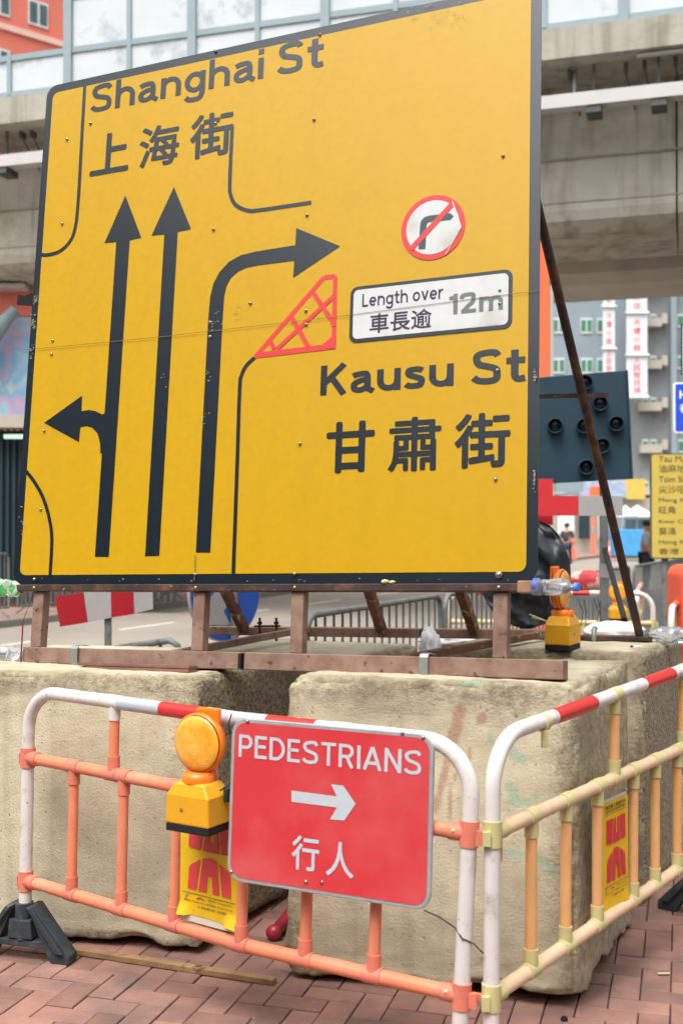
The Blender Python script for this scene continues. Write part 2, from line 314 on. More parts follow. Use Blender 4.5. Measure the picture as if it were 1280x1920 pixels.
M['board_dark'] = mat('dark_lamp_board', (24, 54, 68), .5, .1, 5, second=(34, 62, 74), sscale=4, sth=(.5, .8))
M['lamp_void'] = mat('lamp_lens_dark', (12, 26, 32), .25, .3, 120, speck=((120, 140, 140), 160, .66))
M['shaded_red'] = mat('shaded_red', (158, 24, 38), .4, .06, 8)  # shadow on the tilted board is put into this darker red
M['red_pale'] = mat('bright_red_board', (200, 52, 58), .4, .05, 8)
M['white_board'] = mat('white_board', (160, 158, 158), .45, .05, 8, second=(150, 142, 132), sscale=9, sth=(.6, .8))
M['blue_sign'] = mat('blue_sign', (30, 84, 178), .35, .05, 8)
M['blue_sign2'] = mat('blue_plate', (36, 80, 205), .4)
M['fly_fascia'] = mat('flyover_fascia', (164, 161, 148), streak=((112, 106, 90), 4, .8), rough=.9, var=.08, scale=1.2, bump=.01, bscale=8, second=(128, 122, 106), sscale=1.1, sth=(.5, .75))
M['fly_web'] = mat('flyover_concrete', (190, 188, 174), .92, .16, .9, streak=((104, 98, 84), 3.2, .85), bump=.008, bscale=6, second=(136, 130, 114), sscale=.9, sth=(.45, .75))
M['fly_soffit'] = mat('flyover_soffit', (198, 194, 180), .9, .1, .9, bump=.004, bscale=6, second=(160, 154, 140), sscale=.8, sth=(.5, .8))
M['trunk'] = mat('white_cable_trunking', (186, 184, 182), .5, .04, 3, second=(150, 144, 132), sscale=4, sth=(.62, .8))
M['barrier_frame'] = mat('pale_barrier_frame', (134, 150, 156), .55, .04, 3)
M['barrier_panel'] = mat('translucent_barrier_panel', (190, 196, 198), .3, .05, 1.5, trans=.0, second=(158, 167, 175), sscale=1.2)
M['bld_red'] = mat('salmon_render', (214, 118, 100), .85, .03, 1)
M['bld_band'] = mat('pale_band', (222, 186, 174), .85, .03, 1)
M['bld_grey'] = mat('blue_grey_render', (136, 150, 158), .85, .06, .6)
M['bld_grey2'] = mat('grey_render', (128, 134, 136), .85, .1, .6, second=(112, 108, 100), sscale=.7)
M['bld_beige'] = mat('beige_render', (178, 172, 160), .85, .06, .6)
M['glass_g'] = mat('green_glass', (72, 128, 104), .15, .2, .8)
M['glass_d'] = mat('dark_window_glass', (70, 92, 98), .15, .2, .8)
M['win_frame'] = mat('white_window_frame', (206, 210, 208), .5)
M['banner'] = mat('white_banner', (206, 212, 216), .7, .04, 2)
M['banner_red'] = mat('red_lettering', (214, 66, 62), .6)
M['orange_clad'] = mat('orange_cladding', (236, 108, 64), .7, .06, 2)
M['shop_dark'] = mat('dark_shutter', (26, 48, 56), .7, .2, 2)
M['tube_light'] = mat('shop_tube_light', (170, 205, 180), .5, emit=.3)
M['stall_blue'] = mat('blue_tarpaulin', (70, 150, 205), .6, .1, 4)
M['tent_white'] = mat('white_canopy', (232, 234, 232), .6)
M['cone'] = mat('orange_cone', (232, 92, 62), .5)
M['far_red'] = mat('red_white_tarp', (190, 58, 62), .6, .1, 10, second=(206, 170, 150), sscale=10, sth=(.5, .56))
M['skin'] = mat('skin', (196, 140, 112), .6)
M['shirt'] = mat('lavender_shirt', (176, 178, 200), .8)
M['shirt_d'] = mat('dark_shirt', (50, 56, 66), .8)
M['hair'] = mat('black_hair', (28, 26, 26), .6)
M['trousers'] = mat('dark_trousers', (52, 56, 66), .8)
M['y_sign'] = mat('pale_yellow_sign', (204, 178, 84), .45, .04, 4)
M['ink_green'] = mat('sign_lettering', (84, 90, 62), .5)
M['maroon'] = mat('maroon_plastic', (150, 36, 52), .4, .1, 14)
M['pave_far'] = mat('far_paving', (148, 122, 110), .9, .08, 3)
# multi colour mural
def mural():
    m = bpy.data.materials.new('painted_mural'); m.use_nodes = True; t = m.node_tree; N = t.nodes; Lk = t.links; b = N['Principled BSDF']
    tc = N.new('ShaderNodeTexCoord'); v = N.new('ShaderNodeTexVoronoi'); v.inputs['Scale'].default_value = 1.1; v.feature = 'SMOOTH_F1'
    n = N.new('ShaderNodeTexNoise'); n.inputs['Scale'].default_value = .8; n.inputs['Distortion'].default_value = 1.5
    Lk.new(tc.outputs['Object'], n.inputs['Vector'])
    r = N.new('ShaderNodeValToRGB'); e = r.color_ramp.elements; cs = [(104, 164, 200), (150, 188, 204), (186, 156, 186), (116, 170, 204), (176, 190, 190), (196, 168, 150)]
    e[0].position = .32; e[0].color = lin(cs[0]) + (1,); e[1].position = .7; e[1].color = lin(cs[-1]) + (1,)
    for i in range(1, 5):
        q = e.new(.32 + i * .075); q.color = lin(cs[i]) + (1,)
    Lk.new(n.outputs['Fac'], r.inputs[0]); Lk.new(r.outputs[0], b.inputs['Base Color']); b.inputs['Roughness'].default_value = .8
    return m
M['mural'] = mural()
# concrete with paint marks driven by vertex attributes
def painted(base):
    m = base.copy(); m.name = base.name + '_with_paint_marks'; t = m.node_tree; N = t.nodes; Lk = t.links; b = N['Principled BSDF']
    src = b.inputs['Base Color'].links[0].from_socket
    tc = N.new('ShaderNodeTexCoord'); n = N.new('ShaderNodeTexNoise'); n.inputs['Scale'].default_value = 28; n.inputs['Detail'].default_value = 6
    Lk.new(tc.outputs['Object'], n.inputs['Vector'])
    for at, c, k in (('paint_cyan', (126, 172, 152), .5), ('paint_red', (160, 104, 82), .55)):
        a = N.new('ShaderNodeAttribute'); a.attribute_name = at
        mu = N.new('ShaderNodeMath'); mu.operation = 'ADD'; Lk.new(a.outputs['Fac'], mu.inputs[0]); Lk.new(n.outputs['Fac'], mu.inputs[1])
        r = N.new('ShaderNodeMapRange'); r.inputs[1].default_value = .8; r.inputs[2].default_value = 1.4; r.inputs[4].default_value = k; Lk.new(mu.outputs[0], r.inputs[0])
        mx = N.new('ShaderNodeMixRGB'); Lk.new(r.outputs[0], mx.inputs[0]); Lk.new(src, mx.inputs[1]); mx.inputs[2].default_value = lin(c) + (1,); src = mx.outputs[0]
    Lk.new(src, b.inputs['Base Color']); return m
def worn(m):
    t = m.node_tree; N = t.nodes; Lk = t.links; b = N['Principled BSDF']; src = b.inputs['Base Color'].links[0].from_socket
    tc = N.new('ShaderNodeTexCoord'); n = N.new('ShaderNodeTexNoise'); n.inputs['Scale'].default_value = 26; n.inputs['Detail'].default_value = 9; n.inputs['Roughness'].default_value = .75
    Lk.new(tc.outputs['Object'], n.inputs['Vector']); a = N.new('ShaderNodeAttribute'); a.attribute_name = 'wear'
    mu = N.new('ShaderNodeMath'); mu.operation = 'MULTIPLY_ADD'; Lk.new(a.outputs['Fac'], mu.inputs[0]); mu.inputs[1].default_value = .36; Lk.new(n.outputs['Fac'], mu.inputs[2])
    r = N.new('ShaderNodeMapRange'); r.inputs[1].default_value = .66; r.inputs[2].default_value = .92; r.inputs[4].default_value = .75; Lk.new(mu.outputs[0], r.inputs[0])
    mx = N.new('ShaderNodeMixRGB'); Lk.new(r.outputs[0], mx.inputs[0]); Lk.new(src, mx.inputs[1]); mx.inputs[2].default_value = lin((130, 112, 82)) + (1,); Lk.new(mx.outputs[0], b.inputs['Base Color'])
    # deeper relief where the cast skin has broken away
    bp = b.inputs['Normal'].links[0].from_node; b2_ = N.new('ShaderNodeBump'); b2_.inputs['Distance'].default_value = .02
    mm = N.new('ShaderNodeMath'); mm.operation = 'MULTIPLY'; Lk.new(a.outputs['Fac'], mm.inputs[0]); Lk.new(n.outputs['Fac'], mm.inputs[1]); Lk.new(mm.outputs[0], b2_.inputs['Height']); Lk.new(bp.outputs[0], b2_.inputs['Normal']); Lk.new(b2_.outputs[0], b.inputs['Normal'])
worn(M['conc'])
M['conc_paint'] = painted(M['conc']); M['rough_paint'] = painted(M['conc_side'])

# ------------------------------------------------------------------ ground
RD = V((.44, .898, 0)).normalized(); RN = V((-RD.y, RD.x, 0))      # along the road, and across it to the left
def poly_sheet(name, pts, z, m, **k):
    mb = MB(); mb.add([V((x, y, z)) for x, y in pts], [list(range(len(pts)))]); return mb.build(name, m, **k)
poly_sheet('road', [(-400, -60), (400, -60), (400, 700), (-400, 700)], -.13, M['road'], kind='structure')
K0 = V((-.2, 6.3, 0)) + RN * .45
def strip_line(a, b, w0, w1, o): return [tuple((o + RD * a + RN * w0).xy), tuple((o + RD * b + RN * w0).xy), tuple((o + RD * b + RN * w1).xy), tuple((o + RD * a + RN * w1).xy)]
poly_sheet('pavement', strip_line(-14, 120, 0, -30, K0), -.012, M['mortar'], kind='structure')
mb = MB(); mb.obox(K0, RD, RN, V((0, 0, 1)), -14, 120, 0.003, .15, -.2, .0); mb.build('kerb', M['kerb'], bevel=.015, kind='structure')
# herringbone bricks laid as one surface
mb = MB(); BW = .1; g = .0022; ang = math.radians(-16.5); bu = V((math.cos(ang), math.sin(ang), 0)); bv = V((-math.sin(ang), math.cos(ang), 0)); bo = V((.02, 3.03, 0))
for i in range(-60, 75):
    for j in range(-40, 40):
        for ver in (0, 1):
            x = i + 2 * j; y = i - 2 * j
            if ver: x += 2; y -= 1; lw, lh = 1, 2
            else: lw, lh = 2, 1
            c = bo + bu * ((x + lw / 2) * BW) + bv * ((y + lh / 2) * BW)
            if not (2.3 < c.y < 7.4 and -.40 * c.y - .5 < c.x < .4 * c.y + .8): continue
            hw, hh = lw * BW / 2 - g, lh * BW / 2 - g; z = random.uniform(-.0022, .0022); tx, ty = random.uniform(-.006, .006), random.uniform(-.006, .006); rz = random.uniform(-.008, .008)
            ch = .003; vs = []
            for (ex, ez) in ((0, -.011), (0, -ch), (ch, 0)):
                for sx_, sy_ in ((-1, -1), (1, -1), (1, 1), (-1, 1)):
                    a, b = sx_ * (hw - ex), sy_ * (hh - ex); a, b = a - b * rz, b + a * rz
                    vs.append(c + bu * a + bv * b + V((0, 0, z + ez + tx * a + ty * b)))
            mb.add(vs, [(8, 9, 10, 11)] + [(k, (k + 1) % 4, 4 + (k + 1) % 4, 4 + k) for k in range(4)] + [(4 + k, 4 + (k + 1) % 4, 8 + (k + 1) % 4, 8 + k) for k in range(4)])
mb.build('brick_pavement', M['brick'], kind='structure')
# far side of the road
F0 = V((-5.8, 19.5, 0)); FD = V((.42, .907, 0)).normalized(); FN = V((-FD.y, FD.x, 0))
mb = MB(); mb.obox(F0, FD, FN, V((0, 0, 1)), -22, 150, 0, 40, -.2, -.004); mb.build('far_pavement', M['pave_far'], kind='structure')
mb = MB(); mb.obox(F0, FD, FN, V((0, 0, 1)), -22, 150, -.16, -.003, -.2, 0.0); mb.build('far_kerb', M['kerb'], kind='structure', bevel=.02)
P0 = atZ(225, 1181, -.13); P1 = atZ(306, 1170, -.13); dd = (P1 - P0).normalized(); dn = V((-dd.y, dd.x, 0))
for k in range(-1, 5):
    mb = MB(); o = P0 + dd * (k * 3.4); mb.obox(o, dd, dn, V((0, 0, 1)), 0, 1.6, -.05, .05, .002, .006); mb.build('lane_marking', M['road_paint'], kind='structure')
# ------------------------------------------------------------------ flyover
fe = V((math.cos(math.radians(17)), -math.sin(math.radians(17)), 0)); fw = V((-fe.y, fe.x, 0)); FO = V((0, 18, 0)); Z = V((0, 0, 1))
FF = Fr(FO, fe, Z)                        # n points to the camera
def fly_t(px): q = (px - 640) / FP; return q * 18 / (fe.x - q * -fe.y) if False else q * 18 / (fe.x + q * math.sin(math.radians(17)))
fl = T('flyover', 'weathered concrete flyover crossing behind the yellow sign, with pipes under its deck edge', 'flyover', FO)
def along(poly, a0, a1, name, m, par=fl, bevel=0):   # profile in (w back, z)
    mb = MB(); n = len(poly); K = 1
    for k in range(K):
        vs = [FO + fe * a + fw * p[0] + Z * p[1] for a in (a0, a1) for p in poly]
        mb.add(vs, [(i, (i + 1) % n, n + (i + 1) % n, n + i) for i in range(n)] + [list(range(n))[::-1], list(range(n, 2 * n))])
    return mb.build(name, m, par, bevel=bevel)
A0, A1 = -40, 30
along([(0, 8.56), (0, 9.02), (.25, 9.02), (.25, 9.0), (8.2, 9.0), (8.2, 8.6), (.35, 8.6), (.3, 8.54)], A0, A1, 'deck_slab', M['fly_fascia'])
for a0, a1 in ((A0, fly_t(1268) - .015), (fly_t(1268) + .015, A1)):
    along([(1.3, 8.597), (1.22, 7.0), (1.2, 6.6), (1.26, 6.45), (1.5, 6.3), (3.3, 6.25), (3.5, 6.45), (3.6, 8.597)], a0, a1, 'box_girder', M['fly_web'])
along([(4.9, 8.597), (4.95, 6.4), (5.1, 6.2), (6.75, 6.2), (6.9, 6.4), (7.0, 8.597)], A0, A1, 'box_girder', M['fly_soffit'])
for zz in (6.72, 7.42):          # formwork lines along the web
    along([(1.2, zz), (1.19, zz), (1.19, zz + .02), (1.2, zz + .02), (1.3, zz + .02), (1.3, zz)], A0, A1, 'form_line', M['fly_fascia'])
# underside slab lining, darker
mb = MB(); mb.obox(FO, fe, fw, Z, fly_t(60) - 6, fly_t(1300) + 4, .1, .34, 7.86, 8.06); tr = mb.build('cable_trunking', M['trunk'], fl)
for px in range(-260, 1500, 124):
    t = fly_t(px + 3 + (4 if px > 900 else 0)); mb = MB(); mb.obox(FO, fe, fw, Z, t - .1, t + .12, .12, .5, 7.75, 7.858); mb.obox(FO, fe, fw, Z, t - .02, t + .02, .3, .345, 8.065, 8.55); mb.build('trunking_bracket', M['fixture'], fl)
for px in (1072, 66):
    t = fly_t(px); mb = MB(); mb.tube([FO + fe * t + fw * .5 + Z * 7.9, FO + fe * t + fw * .5 + Z * 8.55], .045, 10); mb.build('drain_pipe', M['galv'], fl)
for px in (1064, 1172, 1208, 1268, 15, 35):
    t = fly_t(px); mb = MB(); mb.obox(FO, fe, fw, Z, t - .03, t + .03, .35, .5, 8.42, 8.53); mb.tube([FO + fe * t + fw * .45 + Z * 8.4, FO + fe * (t + .12) + fw * .8 + Z * 7.95], .015, 6); mb.build('pipe_hanger', M['fixture'], fl)
mb = MB(); mb.obox(FO, fe, fw, Z, fly_t(1195), fly_t(1300), .1, .18, 8.5, 8.535); mb.build('cable_tray', M['trunk'], fl)
nb = T('noise_barrier', 'white translucent noise barrier in pale blue frames on top of the flyover', 'noise barrier', FO + Z * 9)
TB = fly_t(115); SP = fly_t(350) - TB
for k in range(-5, 11):
    t = TB + k * SP; low = k < 0; zt = 9.86 if low else 12.6
    ang_ = 0 if not low else 0
    mb = MB(); mb.obox(FO, fe, fw, Z, t - .075, t + .075, .15, .3, 9.03, 12.6 if k >= 0 else 9.9); mb.build('post', M['barrier_frame'], nb)
    mb = MB(); mb.obox(FO, fe, fw, Z, t + SP / 2 - .04, t + SP / 2 + .04, .17, .26, 9.12, zt); mb.build('mullion', M['barrier_frame'], nb)
    for zz in ((9.12, 9.76) if low else (9.12, 9.76, 10.7, 11.7)):
        mb = MB(); mb.obox(FO, fe, fw, Z, t + .076, t + SP - .076, .18, .28, zz - .04, zz + .06); mb.build('rail', M['barrier_frame'], nb)
    mb = MB(); mb.obox(FO, fe, fw, Z, t + .06, t + SP - .06, .21, .235, 9.1, zt - .05); mb.build('panel', M['barrier_panel'], nb)
# tall orange panel in front of the flyover, beside the sign edge
D = 15; p = atY(990, 985, D); ph = atY(1000, 455, D).z; mb = MB(); wd_ = 34 / FP * D; mb.box((p.x + wd_ / 2, D, ph / 2), (wd_, .5, ph)); mb.k = 1; mb.box((p.x + wd_ + .03, D, ph / 2 - .3), (.056, .46, ph - .6)); mb.build('advertising_pillar', [M['orange_clad'], M['bld_beige']], bevel=.01, label='tall orange pillar with a beige edge, close beside the yellow sign', cat='pillar')

# ------------------------------------------------------------------ buildings
def building(name, label, o, d, L, z0, z1, wallm, wins, depth=9, fm='win_frame', gm='glass_g', bands=()):
    d = V(d).normalized(); nn = V((d.y, -d.x, 0)); o = V(o)
    if nn.dot(EYE - o) < 0: nn = -nn
    b = T(name, label, 'building', o)
    mb = MB(); mb.obox(o, d, Z, nn, 0, L, z0, z1, -depth, 0); wl = mb.build('wall', M[wallm], b)
    for (a0, a1, y0, y1) in wins:
        mb = MB(); mb.obox(o, d, Z, nn, a0, a1, y0, y1, .01, .07); f = mb.build('window', M[fm], b)
        w2 = (a1 - a0); k = 2 if w2 > .7 else 1
        mb = MB()
        for q in range(k): mb.obox(o, d, Z, nn, a0 + w2 * (q + .12) / k, a0 + w2 * (q + .88) / k, y0 + .12, y1 - .12, .071, .085)
        mb.build('pane', M[gm], f)
    for (y0, y1) in bands:
        mb = MB(); mb.obox(o, d, Z, nn, -.02, L, y0, y1, .002, .12); mb.build('band', M['bld_band'], b)
    return b, o, d, nn
rb, ro, rd, rn = building('apartment_building', 'salmon red apartment block with pale bands above the flyover at top left', (-14.6, 60, 0), (-.753, -.658, 0), 22, 0, 44, 'bld_red',
    [(a, a + 1.1, z, z + 1.3) for z in (24.4, 27.4, 30.4, 33.4) for a in (.9, 3.0, 6.0, 8.0, 11)], gm='glass_d', bands=[(z, z + .3) for z in (23.7, 26.7, 29.7, 32.7)])
# far grey blocks on the right
DB = 70
def bx(px): return (px - 640) / FP * DB
wins = []
for r in range(-1, 8):
    z = 1.6 + (985 - 625) / FP * DB + (3 - r) * 2.45
    for px in (1036, 1088, 1119): wins.append((bx(px) - bx(1000), bx(px) - bx(1000) + .72, z, z + .95))
building('office_block', 'pale blue grey block with green windows beyond the flyover', (bx(1000), DB, 0), (1, 0, 0), bx(1172) - bx(1000), 0, 26, 'bld_grey', wins)
wins = []
for r in range(-2, 8):
    z = 1.6 + (985 - 775) / FP * DB + (r) * 2.5
    for px in (1191, 1206, 1256, 1266): wins.append((bx(px) - bx(1172), bx(px) - bx(1172) + .36, z, z + .8))
b2, o2, d2, n2 = building('tower_block', 'darker grey block with balconies behind the vertical white banners', (bx(1172), DB - 1.5, 0), (1, 0, 0), 14, 0, 26, 'bld_grey2', wins)
for r in range(8):
    z = 3.4 + r * 2.5; mb = MB(); mb.obox(o2, d2, Z, n2, bx(1183) - bx(1172), bx(1222) - bx(1172), z, z + .5, .1, .7)
    mb.obox(o2, d2, Z, n2, bx(1224) - bx(1172), bx(1234) - bx(1172), z + .2, z + .8, .1, .5); mb.build('balcony', M['bld_beige'], b2)
mb = MB(); mb.obox(o2, d2, Z, n2, bx(1240) - bx(1172), bx(1250) - bx(1172), 0, 26, .1, .6); mb.build('pier', M['bld_grey'], b2)
for (x0, x1, yb, lab) in ((1130, 1152, 735, 'narrower white vertical shop banner with red characters, the left of the two'), (1174, 1213, 747, 'wide white vertical shop banner with red characters, the right of the two')):
    D = DB - 3.5; q0 = atY(x0, yb, D); q1 = atY(x1, yb, D)
    Fb = Fr(V((q0.x, D, q0.z)), (1, 0, 0), (0, 0, 1)); W = q1.x - q0.x; Hh = 9
    t = T('shop_banner', lab, 'banner', Fb.o)
    mb = MB(); mb.fbox(Fb, 0, W, 0, Hh, -.12, 0); mb.build('cloth', M['banner'], t)
    for zz in (0, 2.45, 4.9, 7.35):
        mb = MB(); mb.tube([Fb.p(-.1, zz + .06, .06), Fb.p(W + .1, zz + .06, .06)], .08, 8); mb.build('batten', M['win_frame'], t)
    mb = MB(); s_ = .42 if W > 1 else .32
    for i, chs in enumerate((('換', '找', '幣', '民', '人'), ('館', '小', '樓', '大'), ('店', '大'))):
        for j, ch in enumerate(chs):
            bb = .3 + i * 2.45 + j * (.43 if i == 0 else .5); mb = MB(); text(mb, ch, Fb, W / 2 - s_ / 2, W / 2 + s_ / 2, bb, bb + .38, .012, .01); mb.build('lettering', M['banner_red'], t)
building('distant_block', 'long beige block closing the street behind the yellow sign', (-24, 82, 0), (1, 0, 0), 34, 0, 30, 'bld_beige', [(a, a + 1.4, z, z + 1.4) for z in (4, 7.2, 10.4, 13.6) for a in range(2, 32, 4)])
# street level behind: shops
sh = T('market_shops', 'street level shops with colourful hoardings at the foot of the grey blocks', 'shop', (bx(1000), DB - 2, 0))
mb = MB(); mb.box((bx(1110), DB - 2.6, 1.6), (9, 1.2, 3.2)); mb.build('front_wall', M['bld_beige'], sh)
for (x0, x1, y0, y1, m) in ((1040, 1092, 900, 922, 'bld_grey'), (1086, 1172, 900, 932, 'mural'), (1172, 1208, 898, 936, 'y_sign'), (1104, 1124, 912, 930, 'orange_clad'), (1045, 1075, 930, 1000, 'tent_white'), (1118, 1160, 935, 1010, 'bld_beige'), (1084, 1104, 950, 1010, 'shop_dark')):
    p = atY(x0, y1, DB - 3.6); q = atY(x1, y0, DB - 3.6)
    mb = MB(); mb.obox(V((p.x, DB - 3.6, p.z)), V((1, 0, 0)), Z, V((0, -1, 0)), 0, q.x - p.x, 0, q.z - p.z, 0, .08 + .03 * random.random()); mb.build('shop_sign' if y0 < 935 else 'shop_opening', M[m], sh)
# left side buildings beyond the road
lb = T('shop_building', 'low building with painted mural and dark shopfront left of the yellow sign', 'building', (-7, 22.6, 0))
LY = 22.6
def lbox(x0, x1, y0, y1, dep, name, m, off=0):
    p = atY(x0, y1, LY - off); q = atY(x1, y0, LY - off); mb = MB(); mb.obox(V((p.x, LY - off, p.z)), V((1, 0, 0)), Z, V((0, -1, 0)), 0, q.x - p.x, 0, q.z - p.z, 0, dep); return mb.build(name, M[m], lb)
lbox(-400, 330, 553, 598, .3, 'upper_wall', 'bld_red'); lbox(-400, 330, 600, 782, .35, 'mural_wall', 'mural')
lbox(-400, 330, 783, 806, .6, 'awning_beam', 'bld_beige'); lbox(-400, 330, 808, 1102, .1, 'shutter', 'shop_dark')
lbox(10, 60, 815, 823, .08, 'tube_lamp', 'tube_light', .5); lbox(-60, 60, 541, 549, .5, 'pipe', 'trunk', .2)
mb = MB()
for i in range(60):
    p = atY(-380 + i * 12, 1095, LY - .12); mb.box((p.x, LY - .16, 1.9), (.05, .06, 3.6))
mb.build('shutter_ribs', M['shop_dark'], lb)
q = atY(10, 690, LY - .4); mb = MB(); mb.tube([V((q.x - 1.2, LY - .6, q.z - .5)), V((q.x - .2, LY - .75, q.z + .5)), V((q.x + .25, LY - .6, q.z + 1.1))], [.14, .2, .1], 10); mb.build('air_duct', M['barrier_frame'], lb)
# unseen dark buildings, added so the lower sign mirrors dark instead of sky
building('reflection_building_back', 'unseen low dark building added behind the camera to mirror in the sign', (-14, -9, 0), (1, 0, 0), 44, 0, 8.6, 'shop_dark', [])
building('reflection_building_side', 'unseen tall dark building added left of the camera to mirror in the sign', (-13, -9, 0), (0, 1, 0), 11, 0, 11, 'shop_dark', [], depth=9)

# ------------------------------------------------------------------ concrete blocks
def cblock(label, g4, zt4, seed, rough_faces=(), paint=False, n=72, rr=.042, z0=.018, jag=1.0):
    """g4: FL FR BR BL ground corners; zt4 their top heights"""
    mb = MB(); idx = {}; cyan = []; red = []; wear = []
    L = ((V(g4[1]) - V(g4[0])).length + (V(g4[2]) - V(g4[3])).length) / 2; W = ((V(g4[3]) - V(g4[0])).length + (V(g4[2]) - V(g4[1])).length) / 2; Hh = sum(zt4) / 4
    dims = (L, W, Hh)
    def cc(i): t = i / n; return .6 * t + .4 * (t * t * (3 - 2 * t)) 
    def vert(i, j, k):
        key = (i, j, k)
        if key in idx: return idx[key]
        q = V((cc(i) * L, cc(j) * W, cc(k) * Hh)); r = rr * (1 + .5 * noise.noise(q * 2.3 + V((seed, 0, 0))))
        c = V([min(max(q[a], r), dims[a] - r) for a in range(3)]); d = q - c; e = d.length; edge = 0
        if e > 1e-9:
            nd = d / e; edge = 1 - max(abs(nd.x), abs(nd.y), abs(nd.z)); q = c + nd * r
        else: nd = V((0, 0, 1))
        if e <= 1e-9: nd = V((0, 0, 0))
        am = .003 + .075 * edge * jag; nz = noise.fractal(q * 4 + V((seed, 1, 2)), .7, 2.1, 5) ; n2 = noise.fractal(q * 16 + V((2, seed, 5)), .6, 2.0, 3)
        q = q + nd * (nz * am + n2 * (.0022 + .022 * edge * jag) + .005 * noise.noise(q * 1.4 + V((0, 0, seed))))
        if q.z < .12 and jag > 0:   # broken bottom edge
            q.z += max(0, noise.noise(V((q.x * 5, q.y * 5, seed)))) * .05 * (1 - q.z / .12)
        a, b, h = q.x / L, q.y / W, q.z / Hh
        g = (V(g4[0]).lerp(V(g4[1]), a)).lerp(V(g4[3]).lerp(V(g4[2]), a), b)
        zt = (zt4[0] * (1 - a) + zt4[1] * a) * (1 - b) + (zt4[3] * (1 - a) + zt4[2] * a) * b
        p = V((g.x, g.y, z0 + h * (zt - z0))); mb.v.append(p); idx[key] = len(mb.v) - 1
        ex = min(q.x, L - q.x); ey = min(q.y, W - q.y); ez = min(q.z * 1.6, Hh - q.z); ds = sorted((max(ex, 0), max(ey, 0), max(ez, 0)))
        wear.append(max(0, min(1, (1.15 - ds[1] / (.10 + .06 * noise.noise(q * 5 + V((seed, 0, 3)))))))
        )
        if paint:
            rel = p - EYE; dz = rel.dot(FWD); px = 640 + FP * rel.dot(RT) / dz; py = 960 - FP * rel.dot(UPV) / dz
            def seg(x0, y0, x1, y1, w):
                t = max(0, min(1, ((px - x0) * (x1 - x0) + (py - y0) * (y1 - y0)) / ((x1 - x0) ** 2 + (y1 - y0) ** 2 + 1e-6)))
                return max(0, 1 - math.hypot(px - x0 - t * (x1 - x0), py - y0 - t * (y1 - y0)) / w)
            f = 1 if j < n * .4 else 0
            cyan.append(f * min(1, 1.5 * max(seg(962, 1412, 975, 1424, 20), seg(955, 1475, 965, 1500, 16), seg(960, 1500, 985, 1504, 15), seg(1003, 1488, 1006, 1496, 11), seg(935, 1598, 1000, 1600, 12), seg(1000, 1602, 1040, 1640, 15), seg(918, 1375, 920, 1392, 10), seg(860, 1283, 900, 1279, 8))))
            red.append(f * min(1, 1.6 * max(seg(862, 1330, 845, 1400, 18), seg(845, 1400, 815, 1520, 11), seg(905, 1345, 900, 1350, 14), seg(850, 1450, 838, 1560, 6), seg(880, 1400, 872, 1470, 5))))
        return idx[key]
    def face(fn, m, flip):
        for i in range(n):
            for j in range(n):
                q = [fn(i, j), fn(i + 1, j), fn(i + 1, j + 1), fn(i, j + 1)]
                if flip: q = q[::-1]
                mb.f.append([vert(*x) for x in q])
                uu, vv = (i + .5) / n, (j + .5) / n
                mm = m
                mb.m.append(mm); mb.sm.append(True)
    rf = lambda nm: 1 if nm in rough_faces else 0
    face(lambda i, j: (i, 0, j), rf('front'), False); face(lambda i, j: (i, n, j), rf('back'), True)
    face(lambda i, j: (0, i, j), rf('left'), True); face(lambda i, j: (n, i, j), rf('right'), False)
    face(lambda i, j: (i, j, n), rf('top'), False); face(lambda i, j: (i, j, 0), 0, True)
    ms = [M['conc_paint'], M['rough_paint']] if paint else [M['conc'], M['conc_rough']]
    o = mb.build('concrete_block', ms, label=label, cat='concrete block', group='cast concrete blocks weighing down the sign frame')
    a = o.data.attributes.new('wear', 'FLOAT', 'POINT'); a.data.foreach_set('value', wear)
    if paint:
        for nm, dat in (('paint_cyan', cyan), ('paint_red', red)):
            a = o.data.attributes.new(nm, 'FLOAT', 'POINT'); a.data.foreach_set('value', dat)
    return o
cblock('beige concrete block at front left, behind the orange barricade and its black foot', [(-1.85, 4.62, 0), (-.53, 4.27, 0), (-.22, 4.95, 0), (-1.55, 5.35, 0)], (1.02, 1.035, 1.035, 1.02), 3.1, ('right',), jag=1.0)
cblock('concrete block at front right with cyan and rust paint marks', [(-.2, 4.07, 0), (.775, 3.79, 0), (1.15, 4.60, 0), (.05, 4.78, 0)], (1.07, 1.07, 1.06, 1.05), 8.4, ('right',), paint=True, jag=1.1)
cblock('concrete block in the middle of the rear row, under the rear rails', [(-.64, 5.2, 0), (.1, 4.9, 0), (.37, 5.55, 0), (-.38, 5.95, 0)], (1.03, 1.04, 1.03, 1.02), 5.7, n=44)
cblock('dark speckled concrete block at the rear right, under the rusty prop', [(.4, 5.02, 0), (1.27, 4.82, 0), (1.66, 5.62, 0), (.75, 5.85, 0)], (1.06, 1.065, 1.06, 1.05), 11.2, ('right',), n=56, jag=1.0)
cblock('concrete block at the rear left, seen behind the left base rail', [(-1.9, 5.65, 0), (-1.1, 5.4, 0), (-.75, 6.1, 0), (-1.6, 6.4, 0)], (.94, .95, .95, .94), 2.2, n=30)

